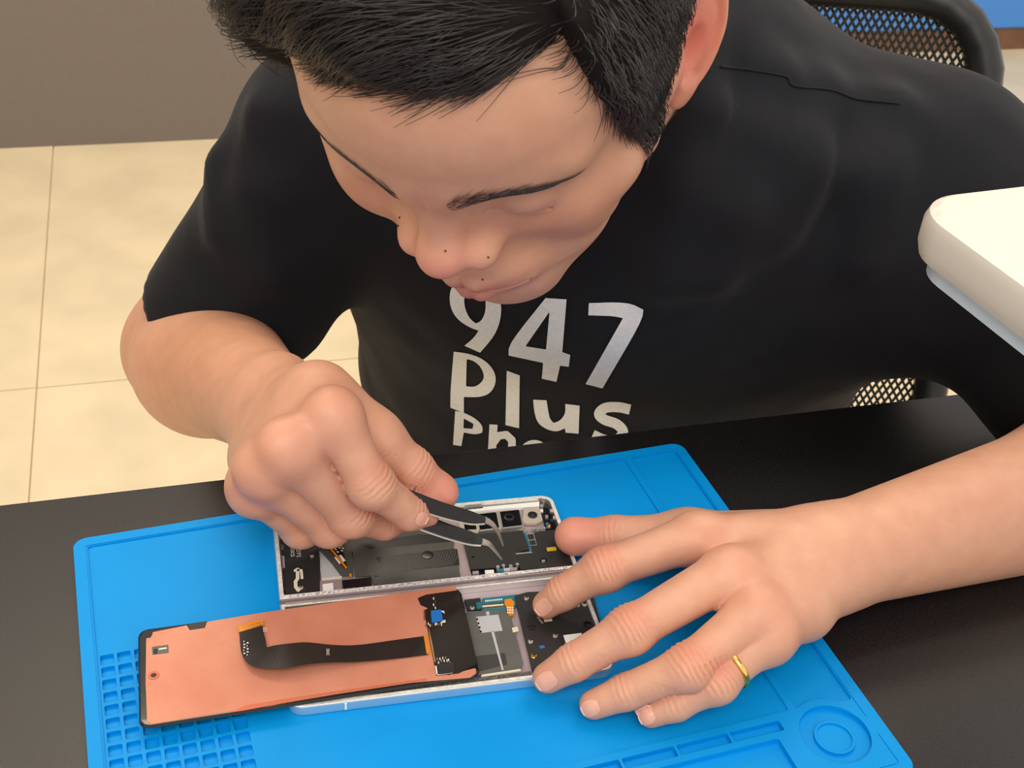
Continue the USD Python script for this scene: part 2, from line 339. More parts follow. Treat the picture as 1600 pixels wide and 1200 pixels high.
mb = plate('main_board', zd, [(240, 440), (400, 425), (780, 393), (842, 562), (722, 590), (752, 705), (315, 742)], ZB - .0004, .0008, K['board'], label='black shielded main board')
disc('board_hole', zd, (337, 628), .7, ZB + .0004, .00005, K['gloss'], mb)
sb = plate('shield_board', zd, [(885, 408), (1085, 385), (1130, 470), (1235, 690), (1150, 720), (762, 742), (722, 603), (862, 588)], ZB - .0003, .0008, K['board'], .0004, label='black shield over the connectors')
plate('shield_edge', zd, [(718, 595), (865, 582), (868, 592), (722, 606)], ZB + .0005, .0002, K['steel'], parent=sb)
plate('teal_gap', zd, [(790, 405), (815, 405), (865, 585), (842, 590)], ZB - .0006, .0006, K['teal'])
ch = plate('chip_frame', zd, [(815, 422), (880, 415), (908, 522), (848, 530)], ZB + .0005, .0003, K['steel'])
plate('chip', zd, [(822, 430), (876, 423), (888, 470), (836, 476)], ZB + .0008, .0001, K['board'], parent=ch); plate('chip', zd, [(838, 484), (891, 478), (902, 518), (850, 524)], ZB + .0008, .0001, K['board'], parent=ch)
plate('yellow_sticker', zd, [(993, 547), (1075, 538), (1085, 570), (1002, 580)], ZB + .0005, .0001, K['yellow'], parent=sb)
disc('screw_ring', zd, (967, 660), 1.75, ZB + .0005, .0001, K['gloss'], sb); screw(zd, (967, 660), 1.1, ZB + .0006, K['steel'], sb)
plate('connector_bay', zd, [(318, 748), (752, 702), (765, 742), (325, 790)], FLOOR, .0008, K['gloss'])
plate('connector_label', zd, [(443, 748), (522, 742), (527, 775), (447, 782)], FLOOR + .0008, .0010, K['label_white'])
for (x, y) in ((560, 715), (610, 703), (675, 707), (733, 692), (808, 395), (878, 378), (935, 372)):
    disc('connector_stud', zd, (x, y), 1.1, FLOOR + .0008, .0018, K['steel'])
for (x, y, m) in ((585, 745, 'teal'), (640, 738, 'label'), (700, 732, 'lilac'), (360, 765, 'lilac')):
    plate('connector', zd, [(x - 28, y - 8), (x + 28, y - 13), (x + 30, y + 12), (x - 26, y + 17)], FLOOR + .0008, .0009, K[m])
cf = plate('camera_frame', zd, [(180, 255), (530, 205), (775, 190), (800, 385), (560, 395), (250, 430)], FLOOR, .0014, K['steel'], label='bright steel camera bracket')
for j, (ox, c) in enumerate(((-215, (455, 300)), (-15, (660, 270)))):
    pts = [(570, 228), (748, 208), (775, 345), (600, 368)]; sh = (0, 0) if j else (-205, 22)
    cu = plate('camera_module', zd, [(x + sh[0], y + sh[1]) for x, y in pts], FLOOR + .0014, .0016, K['gloss'], .0008)
    plate('module_bar', zd, [(x + sh[0], y + sh[1]) for x, y in ((560, 222), (576, 220), (606, 372), (590, 376))], FLOOR + .0014, .0020, K['steel'], parent=cu)
    plate('module_bar', zd, [(x + sh[0], y + sh[1]) for x, y in ((598, 366), (778, 345), (780, 358), (600, 380))], FLOOR + .0014, .0020, K['steel'], parent=cu)
    disc('lens_barrel', zd, c, 2.9, FLOOR + .0030, .0008, K['black_plastic'], cu, hole=1.7); disc('lens', zd, c, 1.7, FLOOR + .0030, .0005, K['lens'], cu)
cu = plate('camera_module', zd, [(790, 200), (930, 180), (960, 305), (900, 330), (800, 330), (780, 300)], FLOOR + .0006, .0016, K['bezel'], .0012, label='beige ringed camera')
disc('lens_barrel', zd, (870, 248), 2.6, FLOOR + .0022, .0008, K['black_plastic'], cu, hole=1.3); disc('lens', zd, (870, 248), 1.3, FLOOR + .0022, .0005, K['lens'], cu)
plate('flash_bracket', zd, [(250, 300), (350, 290), (370, 380), (265, 385)], FLOOR + .0004, .0012, K['gloss']); plate('flash_lamp', zd, [(282, 300), (312, 297), (316, 322), (288, 326)], FLOOR + .0016, .0004, K['yellow'])
plate('top_foil', zd, [(190, 205), (930, 135), (930, 178), (560, 200), (200, 240)], FLOOR, .0022, K['label_white'], label='glossy white foil strip')
plate('foil_slot', zd, [(270, 198), (425, 182), (428, 192), (272, 208)], FLOOR + .0022, .0001, K['gloss'])
cb = plate('corner_board', zd, [(925, 150), (985, 140), (1035, 160), (1095, 310), (1085, 380), (985, 385), (965, 300)], FLOOR, .0012, K['gloss'], .0006)
for (x, y, m) in ((950, 215, 'print'), (985, 180, 'board'), (1035, 215, 'steel'), (1065, 275, 'bezel'), (995, 268, 'steel'), (1040, 300, 'board'), (1000, 335, 'teal'), (1015, 352, 'copper'), (950, 175, 'steel')):
    plate('component', zd, [(x - 14, y - 12), (x + 12, y - 15), (x + 15, y + 12), (x - 11, y + 15)], FLOOR + .0012, .0007, K[m], parent=cb)
for k in range(9):
    x = 860 + k * 16; plate('component', zd, [(x, 385 - k * 3), (x + 11, 384 - k * 3), (x + 12, 396 - k * 3), (x + 1, 397 - k * 3)], FLOOR + .0012, .0006, K[('steel', 'bezel', 'teal')[k % 3]], parent=cb)
for i_, (txt, c, h_) in enumerate((('N2', (228, 505), .0021), ('P1', (232, 553), .0021), ('TDCS', (180, 510), .0019))):
    g = meshkit.text_mesh(txt, h_, .0001); a_ = math.radians(-95); g.apply_transform(trimesh.transformations.rotation_matrix(a_, [0, 0, 1])); o = on(*zc(*c), ZB); g.apply_translation([o[0], o[1], ZB]); part('lettering', g, K['print'], lb)
# battery half -----------------------------------------------------------
part('inner_floor', uvext(lok.buffer(-2.7), FLOOR, FLOOR + .0002), K['lilac'])
bt = plate('battery', ze, [(330, 265), (700, 248), (740, 280), (835, 640), (820, 690), (530, 728), (380, 735), (260, 500)], FLOOR, .0018, K['battery'], label='grey battery')
plate('battery_band', ze, [(480, 590), (700, 565), (720, 650), (500, 705)], FLOOR + .0018, .00006, K['battery_dark'], parent=bt)
plate('battery_label', ze, [(488, 300), (652, 283), (684, 402), (600, 410), (528, 418), (500, 350)], FLOOR + .0018, .0001, K['label'], parent=bt)
plate('battery_tape', ze, [(600, 408), (620, 406), (692, 690), (678, 692)], FLOOR + .0018, .0001, K['label'], parent=bt)
plate('battery_tape', ze, [(560, 262), (585, 260), (588, 288), (566, 290)], FLOOR + .0018, .0001, K['label'], parent=bt)
for k in range(4): plate('label_notch', ze, [(490 + k * 9, 312 + k * 30), (502 + k * 9, 310 + k * 30), (505 + k * 9, 322 + k * 30), (493 + k * 9, 324 + k * 30)], FLOOR + .0019, .00005, K['gloss'], parent=bt)
plate('cream_bar', ze, [(530, 725), (815, 682), (820, 697), (525, 742)], FLOOR, .0022, K['cream'])
plate('foam_strip', ze, [(-700, 905), (330, 770), (890, 700), (895, 748), (330, 820), (-700, 955)], FLOOR, .0030, K['foam'], label='black foam strip')
ub = plate('hinge_board', ze, [(400, 175), (520, 160), (530, 245), (430, 255)], FLOOR, .0016, K['board'], .0004); screw(ze, (460, 230), 1.3, FLOOR + .0016, K['steel'], ub)
fb_ = plate('flex_board', ze, [(535, 165), (800, 135), (812, 160), (765, 250), (540, 258)], FLOOR, .0014, K['teal'], label='teal circuit strip')
plate('connector', ze, [(488, 195), (528, 190), (535, 235), (495, 240)], FLOOR + .0014, .0008, K['teal'], parent=fb_)
plate('gold_contact', ze, [(535, 205), (695, 192), (697, 200), (535, 214)], FLOOR + .0014, .0005, K['gold'], parent=fb_); plate('white_bar', ze, [(535, 218), (690, 205), (692, 212), (535, 226)], FLOOR + .0014, .0005, K['label_white'], parent=fb_)
plate('gold_contact', ze, [(540, 230), (690, 216), (692, 222), (540, 238)], FLOOR + .0014, .0005, K['gold'], parent=fb_)
for k in range(10): plate('solder_pad', ze, [(555 + k * 13, 178 - k * 1.4), (563 + k * 13, 177 - k * 1.4), (564 + k * 13, 188 - k * 1.4), (556 + k * 13, 189 - k * 1.4)], FLOOR + .0014, .0002, K['label_white'], parent=fb_)
of = plate('orange_flex', ze, [(700, 172), (745, 165), (772, 195), (765, 222), (770, 280), (728, 288), (712, 225), (697, 200)], FLOOR + .0016, .0012, K['orange'], .0006)
for k in range(9): plate('solder_pad', ze, [(715 + (k % 3) * 17, 228 + (k // 3) * 18), (725 + (k % 3) * 17, 227 + (k // 3) * 18), (727 + (k % 3) * 17, 236 + (k // 3) * 18), (717 + (k % 3) * 17, 237 + (k // 3) * 18)], FLOOR + .0028, .0001, K['label_white'], parent=of)
plate('small_sticker', ze, [(752, 380), (795, 372), (802, 405), (760, 415)], FLOOR + .0019, .0002, K['cream'], parent=bt)
rbd = plate('lower_board', ze, [(772, 145), (865, 118), (1340, 100), (1400, 330), (1500, 560), (1350, 680), (905, 690)], FLOOR, .0022, K['board'], label='black lower board held with screws')
for c, r_, m in (((860, 160), 1.3, 'steel'), ((890, 478), 1.3, 'steel'), ((1072, 435), 1.3, 'steel'), ((1285, 207), 1.3, 'steel'), ((1240, 215), 1.0, 'steel'), ((915, 583), 1.7, 'gold')): screw(ze, c, r_, FLOOR + .0022, K[m], rbd)
disc('board_hole', ze, (1308, 352), 2.2, FLOOR + .0022, .0006, K['gloss'], rbd)
plate('blue_mark', ze, [(952, 515), (985, 508), (998, 525), (965, 535)], FLOOR + .0022, .0001, K['blue_part'], parent=rbd)
plate('board_label', ze, [(1130, 435), (1265, 418), (1270, 470), (1150, 498)], FLOOR + .0022, .0001, K['label_white'], parent=rbd)
plate('contact', ze, [(985, 318), (1045, 312), (1050, 328), (992, 335)], FLOOR + .0022, .0003, K['cream'], parent=rbd); plate('contact', ze, [(935, 300), (948, 298), (985, 345), (972, 348)], FLOOR + .0022, .0003, K['steel'], parent=rbd)
cpts = [on(*ze(*p), FLOOR + .0022)[:2] for p in ((870, 375), (900, 362), (925, 368), (905, 385), (885, 390), (905, 400), (930, 395))]
part('scribble', prism(LineString(cpts).buffer(.00025), FLOOR + .0022, FLOOR + .00226), K['gloss'], rbd)

# ------------------------------------------------------------------ the display panel that was lifted off
ZD = 0.76165
dp = [on(x, y, ZD)[:2] for x, y in ((216, 984), (719, 917), (750, 1055), (218, 1137))]
dsp = thing('phone_screen', 'loose display panel with a copper coloured back lying across the lower half of the phone', 'phone screen', (*np.mean(dp, 0), ZD - .0022))
dpoly = Polygon(dp).buffer(-.0045).buffer(.0047, 8)
g = m3.Manifold.batch_hull([ext(dpoly.buffer(-d), z, z + 1e-5) for d, z in ((.0016, ZD - .0020), (.0003, ZD - .0016), (0, ZD - .0011), (.0004, ZD - .0004), (.0010, ZD - .0001))])
obj('glass', tri(g), K['gloss'], dsp, 'black glass edge', 30)
def dplate(name, fn, pts, z, th, m, rd=0, parent=None, label=None):
    p = flat(fn, pts, z + th)
    if rd: p = p.buffer(-rd).buffer(rd, 4)
    return obj(name, prism(p, z, z + th), m, parent or dsp, label)
hole = Point(on(*zb(172, 752), ZD)[:2]).buffer(.0022)
cop = flat(zb, [(122, 500), (150, 500), (165, 475), (162, 462), (395, 415), (410, 445), (515, 432), (528, 392), (900, 330), (1975, 178), (2190, 155), (2205, 195), (2145, 205), (2055, 205), (2055, 245), (2010, 290), (2070, 300), (2075, 420), (2100, 500), (2140, 750), (2330, 700), (2330, 735), (2290, 765), (1900, 800), (1400, 875), (1060, 933), (700, 988), (165, 1076), (128, 1060), (118, 800)], ZD).buffer(-.0008).buffer(.0008)
cp = obj('copper_back', prism(cop.difference(hole), ZD - .0002, ZD), K['copper'], dsp, 'copper foil back')
g = trimesh.creation.annulus(.0013, .0025, .0003, sections=28); o = on(*zb(172, 752), ZD); g.apply_translation([o[0], o[1], ZD + .0001]); obj('camera_ring', g, K['copper_dark'], dsp)
g = trimesh.creation.cylinder(.00125, .0003, sections=24); g.apply_translation([o[0], o[1], ZD - .0001]); obj('camera_hole', g, K['lens'], dsp)
sw = dplate('sensor_window', zb, [(160, 560), (270, 545), (273, 600), (163, 613)], ZD, .00008, K['battery_dark'], .0003); dplate('sensor', zb, [(205, 570), (258, 562), (260, 572), (207, 580)], ZD + .00008, .0001, K['cream'], parent=sw); dplate('sensor', zb, [(170, 575), (196, 572), (198, 602), (172, 605)], ZD + .00008, .0001, K['gloss'], parent=sw)
dplate('foil_crease', zb, [(680, 1000), (790, 950), (1100, 900), (1400, 855), (2000, 770), (2000, 785), (1400, 872), (1100, 925), (780, 985)], ZD, .00004, K['copper_dark'])
dplate('adhesive_tab', zb, [(405, 405), (525, 388), (515, 432), (412, 447)], ZD - .0001, .0002, K['board'])
db = dplate('driver_board', za, [(722, 555), (760, 540), (870, 525), (905, 520), (940, 640), (985, 850), (905, 890), (805, 900), (750, 610), (770, 600), (735, 585)], ZD, .00035, K['flex'], .0004, label='black driver circuit')
dplate('chip', za, [(812, 850), (880, 843), (886, 885), (818, 893)], ZD + .00035, .0006, K['board'], parent=db)
dplate('blue_chip', za, [(780, 612), (826, 606), (835, 655), (785, 665)], ZD + .00035, .0004, K['blue_part'], parent=db)
dplate('gold_track', za, [(768, 690), (774, 690), (802, 840), (797, 842)], ZD + .00035, .0001, K['gold'], parent=db)
for k, p in enumerate(((820, 612, 840, 612, 842, 626, 836, 620), (836, 655, 846, 652, 846, 664, 820, 668), (798, 858, 806, 858, 812, 898, 806, 900), (806, 896, 880, 886, 880, 890, 806, 900))):
    dplate('white_corner', za, [p[:2], p[2:4], p[4:6], p[6:]], ZD + .00035, .00008, K['print'], parent=db)
for k in range(22):
    x, y = 755 + (k % 8) * 10 + rng.uniform(-3, 3), (668 if k < 8 else 560 if k < 12 else 822 + 12 * (k % 2)) + rng.uniform(-6, 6)
    if 8 <= k < 12: x = 790 + (k % 2) * 8; y = 552 + (k - 8) * 14
    if k >= 12: x = 806 + (k - 12) * 6.3
    dplate('component', za, [(x, y), (x + 4.5, y - 1), (x + 5.5, y + 9), (x + 1, y + 10)], ZD + .00035, .00025, K['print' if k % 3 else 'gold'], parent=db)
for k in range(5): dplate('gold_pad', za, [(748, 612 + k * 9), (756, 611 + k * 9), (757, 616 + k * 9), (749, 617 + k * 9)], ZD + .00035, .0001, K['gold'], parent=db)
dplate('orange_tab', za, [(748, 722), (764, 720), (778, 802), (762, 806)], ZD + .0003, .0004, K['orange'], parent=db)
# black flex cable: rises off the copper back and turns up to its plug
up_e = [on(x, y, ZD)[:2] for x, y in ((665, 994), (620, 1000), (560, 1008), (520, 1008), (480, 1004), (450, 1006), (428, 1009), (417, 1011), (415, 1000), (411, 985), (409, 972))]
lo_e = [on(x, y, ZD)[:2] for x, y in ((669, 1023), (620, 1029), (560, 1034), (520, 1035), (480, 1038), (445, 1044), (410, 1044), (389, 1038), (378, 1022), (375, 1003), (374, 985))]
hz = [.0005, .0008, .0022, .0044, .0058, .0056, .0042, .0030, .0022, .0014, .0009]
sh_ = [CAM + (np.array([*p, ZD]) - CAM) * (1 - z / (CAM[2] - ZD)) for p, z in zip(up_e + lo_e, hz + hz)]; v, f = [], []
nn = len(hz); U_, L_ = smoothline(sh_[:nn], 5), smoothline(sh_[nn:], 5); m_ = len(U_)
for a in range(m_): v += [U_[a], L_[a], U_[a] - A0 if False else U_[a] + [0, 0, .00018], L_[a] + [0, 0, .00018]]
for a in range(m_ - 1):
    i, j = 4 * a, 4 * a + 4
    for q0, q1 in ((2, 3), (3, 1), (1, 0), (0, 2)): f += [[i + q0, i + q1, j + q1], [i + q0, j + q1, j + q0]]
f += [[0, 1, 3], [0, 3, 2], [4 * m_ - 4, 4 * m_ - 1, 4 * m_ - 3], [4 * m_ - 4, 4 * m_ - 2, 4 * m_ - 1]]
cab = obj('flex_cable', trimesh.Trimesh(np.array(v), f, process=False), K['flex'], dsp, 'black flex cable bent into an L')
pl = dplate('plug', zb, [(733, 420), (902, 374), (908, 410), (740, 462)], ZD + .0006, .0009, K['orange'], parent=cab, label='orange plug'); 
for a_, b_ in (((748, 432), (895, 392)), ((750, 448), (898, 405))): dplate('contact_row', zb, [a_, b_, (b_[0], b_[1] + 5), (a_[0], a_[1] + 5)], ZD + .0015, .0002, K['gold'], parent=cab)
for (txt, c, h_, ang) in (('S1', (905, 432), .0017, -98), ('IS0C', (1328, 572), .0013, -98)):
    g = meshkit.text_mesh(txt, h_, .00005); g.apply_transform(trimesh.transformations.rotation_matrix(math.radians(ang), [0, 0, 1])); o = on(*zb(*c), ZD + (.0016 if txt == 'S1' else .0066)); g.apply_translation(o); obj('lettering', g, K['print'], cab)
for k in range(10):
    x, y = 772 + (k % 2) * 22, 520 + k * 10; 
    q = [on(*zb(x + a * (.5 + .5 * (k % 3 > 0)), y + b), ZD + .0032) for a, b in ((0, 0), (12, -2), (14, 5), (2, 8))]
    obj('white_print', prism(Polygon([p[:2] for p in q]), ZD + .0030, ZD + .0032), K['print'], cab)
K['sheet_print'] = K['print']

# ------------------------------------------------------------------ curved tweezers in the right hand
K['tweezer_black'] = mat('tweezer_coating', (0.012, 0.012, 0.013), 0.36, bump=0.15, bscale=900)
K['tweezer_steel'] = mat('tweezer_steel', (0.70, 0.67, 0.62), 0.36, metal=0.75)
def strap(pts, wid, th, up):
    """Flat bar along pts: wid and th per point, wide side across 'up'."""
    c = np.asarray(pts, float); t = np.gradient(c, axis=0); t /= np.linalg.norm(t, axis=1, keepdims=True)
    s = np.cross(t, up); s /= np.linalg.norm(s, axis=1, keepdims=True); n = np.cross(s, t); v, f = [], []
    for i in range(len(c)):
        for a, b in ((-1, -.6), (-.8, -1), (.8, -1), (1, -.6), (1, .6), (.8, 1), (-.8, 1), (-1, .6)): v.append(c[i] + s[i] * a * wid[i] / 2 + n[i] * b * th[i] / 2)
    for i in range(len(c) - 1):
        for q in range(8): p = (q + 1) % 8; f += [[8 * i + q, 8 * i + p, 8 * i + 8 + p], [8 * i + q, 8 * i + 8 + p, 8 * i + 8 + q]]
    for q in range(1, 7): f += [[0, q + 1, q], [8 * len(c) - 8, 8 * len(c) - 8 + q, 8 * len(c) - 8 + q + 1]]
    return trimesh.Trimesh(np.array(v), f, process=False)
tw = thing('tweezers', 'black coated tweezers with curved bare steel tips held over the phone', 'tweezers', on(783, 862, .7625))
ZT_ = lambda *c: np.array([on(*q) for q in c])
heel = on(598, 756, .820)
a1 = smoothline(np.vstack([[heel], ZT_((618, 768, .8185), (640, 778, .815), (690, 796, .803), (735, 808, .793), (757, 812, .789))]), 6)
a2 = smoothline(np.vstack([[heel], ZT_((612, 782, .812), (640, 805, .804), (690, 826, .7935), (735, 840, .7855), (752, 846, .783))]), 6)
for nm, c, tips in (('arm', a1, ((757, 812, .789), (770, 820, .784), (779, 834, .776), (786, 853, .7655))), ('arm', a2, ((752, 846, .783), (764, 850, .7795), (773, 860, .772), (784, 874, .7625)))):
    k = len(c); w_ = np.interp(np.arange(k), [0, k * .4, k * .75, k - 1], [.0060, .0080, .0066, .0034])
    arm_ = obj(nm, strap(c, w_, np.full(k, .0016), A3 if False else np.array([0.15, -0.55, 0.82])), K['tweezer_black'], tw, None, 35)
    tt = smoothline(ZT_(*tips), 8); obj('tip', strap(tt, np.linspace(.0034, .0007, len(tt)), np.linspace(.0019, .0007, len(tt)), np.array([0.15, -0.55, 0.82])), K['tweezer_steel'], tw, 'curved steel tip', 35)
    obj('edge', strap(c[k // 3:] + np.array([0.0, -0.0003, -0.0010]), w_[k // 3:] * 1.02, np.full(k - k // 3, .0005), np.array([0.15, -0.55, 0.82])), K['tweezer_steel'], tw, None, 35)

# ------------------------------------------------------------------ white lamp head at the right edge
LX, LY = np.array([0.9962, 0.0872, 0.0]), np.array([-0.0872, 0.9962, 0.0])
lc = np.array([0.297, 0.394, 0.963]) + LX * .079 - LY * .07
lamp = thing('desk_lamp', 'white rounded lamp head on an arm at the right edge of the photo', 'lamp', (lc[0] + .30, lc[1] + .02, ZT))
def lhead(w, h, r, z0, z1, drop=0):
    p = sbox(-w / 2, -h / 2, w / 2, h / 2).buffer(-r).buffer(r, 10)
    m_ = m3.Manifold.batch_hull([m3.Manifold.extrude(cs(p.buffer(-d)), 1e-4).translate([0, 0, z]) for d, z in ((.006, z0), (.0015, z0 + .003), (0, z0 + .008), (0, z1 - .006), (.0015, z1 - .002), (.005, z1))])
    g = tri(m_); v = np.array(g.vertices); return trimesh.Trimesh(lc + v[:, :1] * LX + v[:, 1:2] * LY + v[:, 2:] * [0, 0, 1.0], g.faces, process=False)
obj('lamp_head', lhead(.170, .140, .026, -.001, .022), K['white_plastic'], lamp, 'white lamp head', 30)
obj('diffuser', lhead(.158, .128, .022, -.008, -.0005), K['diffuser'], lamp, 'pale blue lamp lens', 30)
bp = np.array([lc[0] + .30, lc[1] + .02, ZT])
obj('arm', tube(smoothline([lc + LX * .07 + [0, 0, .012], lc + LX * .18 + [0, 0, .05], bp + [0, 0, .25], bp + [0, 0, .01]], 8), .009, 14), K['white_plastic'], lamp, None, True)
g = trimesh.creation.revolve(np.array([[0, 0], [.06, 0], [.06, .006], [.055, .010], [.012, .014], [0, .014]]), sections=40); g.apply_translation(bp); obj('base', g, K['white_plastic'], lamp, None, 30)

# ------------------------------------------------------------------ mesh office chair
ca, cb_ = at(1500, 60, 1.10), at(1335, 600, 1.20)          # two points of its right-hand frame
CL = np.array([0.966, -0.26, 0.0]); CUP = ca - cb_; CUP -= CL * (CUP @ CL); CUP /= np.linalg.norm(CUP); CN = np.cross(CL, CUP)
chair = thing('office_chair', 'black mesh back office chair that the person sits on', 'chair', (ca[0] - .26, ca[1] + .10, 0))
C0 = ca - CL * .235 - CUP * .235
def cp3(u, w, n=0): return C0 + CL * u + CUP * w + CN * (n + 0.35 * (u * u))
fr = sbox(-.255, -.33, .255, .27).buffer(-.075).buffer(.075, 8)
fp = np.array(fr.exterior.coords)[:-1]; fp = np.array([fr.exterior.interpolate(t_, True).coords[0] for t_ in np.linspace(0, 1, 90, endpoint=False)])
obj('back_frame', tube([cp3(*p) for p in fp], .0165, 12, True), K['black_plastic'], chair, None, True)
fab = []; inner = fr.buffer(-.008)
for k in range(-86, 87):
    for sl in (1, -1):
        ln = LineString([(k * .0068 - .4 * sl * .6, -.4), (k * .0068 + .4 * sl * .6, .4)]).intersection(inner)
        for s_ in getattr(ln, 'geoms', [ln]):
            if s_.length < .01: continue
            q = [cp3(*s_.interpolate(t_, True).coords[0], .0006 * sl) for t_ in np.linspace(0, 1, 7)]; fab.append(tube(q, .0016, 3))
obj('mesh_back', fab, K['mesh_fabric'], chair, 'open black mesh fabric')
seat_c = np.array([HIP[0], HIP[1], 0]) if 'HIP' in globals() else np.array([.37, .88, 0])
obj('seat', rbox(seat_c + [-.04, -.12, .395], (.48, .46, .05), .02, math.radians(-15)), K['mesh_fabric'], chair, None, 40)
obj('spine', tube([cp3(0, -.33), cp3(0, -.38, -.02), seat_c + [0, .02, .37]], .02, 10), K['black_plastic'], chair, None, True)
obj('column', tube([seat_c + [-.02, -.08, .375], seat_c + [-.02, -.08, .07]], .028, 14), K['black_plastic'], chair, None, 40)
for k in range(5):
    a_ = k * 2 * math.pi / 5 + .3; d_ = np.array([math.cos(a_), math.sin(a_), 0]); o = seat_c + [-.02, -.08, 0]
    lg = obj('leg', tube([o + [0, 0, .09], o + d_ * .3 + [0, 0, .065]], [.022, .015], 10), K['black_plastic'], chair, None, 40)
    g = trimesh.creation.cylinder(.028, .04, sections=20, transform=trimesh.transformations.rotation_matrix(math.pi / 2, [1, 0, 0])); g.apply_translation(o + d_ * .3 + [0, 0, .028]); obj('caster', g, K['black_plastic'], lg, None, 40)
HAIRLINE = [(-180, -38), (-125, -30), (-105, -5), (-92, -10), (-80, -18), (-66, -18), (-57, -14), (-51, 0), (-45, 19), (-38, 27), (-31, 30), (-22, 34), (0, 36), (20, 36), (34, 39), (43, 41), (45.5, 24), (50, 6), (57, -18), (66, -24), (76, -14), (90, -10), (105, -5), (125, -30), (180, -38)]
FOLDPX = [([(1105, 180), (1075, 300), (1035, 430)], 0.006), ([(1215, 130), (1190, 230), (1150, 330), (1120, 420)], 0.006), ([(1290, 150), (1250, 260), (1215, 360)], 0.006), ([(1390, 170), (1365, 280), (1355, 400)], 0.006), ([(420, 180), (410, 300), (420, 420)], 0.006), ([(350, 260), (350, 360)], 0.005)]
# ------------------------------------------------------------------ distance-field kit for the figure
def smin(a, b, k): h = np.maximum(k - np.abs(a - b), 0) / k; return np.minimum(a, b) - h * h * k / 4
def smax(a, b, k): return -smin(-a, -b, k)
def A(*p): return np.array(p, float)
def seg(P, a, b, ra, rb):
    a, b = np.asarray(a, float), np.asarray(b, float); ab = b - a; Q = P - a
    t = np.clip(Q @ ab / (ab @ ab), 0, 1); Q = Q - t[:, None] * ab
    return np.sqrt(np.einsum('ij,ij->i', Q, Q)) - (ra + (rb - ra) * t)
def sph(P, c, r): Q = P - np.asarray(c, float); return np.sqrt(np.einsum('ij,ij->i', Q, Q)) - r
def ell(P, c, r, B=None):
    Q = P - np.asarray(c, float)
    if B is not None: Q = Q @ B
    r = np.asarray(r, float); q = Q / r; k0 = np.sqrt((q * q).sum(1)); q = q / r; k1 = np.sqrt((q * q).sum(1)) + 1e-9
    return k0 * (k0 - 1) / k1
def grad(f, P, e):
    g = np.zeros_like(P)
    for s in (A(1, -1, -1), A(-1, -1, 1), A(-1, 1, -1), A(1, 1, 1)): g += s * f(P + s * e)[:, None]
    return g / (4 * e)
def onto(f, P, e, it=2, cap=0.004):
    for _ in range(it):
        g = grad(f, P, e); d = f(P); P = P - np.clip(d / np.maximum((g * g).sum(1), 0.1), -cap, cap)[:, None] * g
    return P
def normals_of(f, P, e):
    g = grad(f, P, e); return g / np.maximum(np.linalg.norm(g, axis=1, keepdims=True), 1e-9)
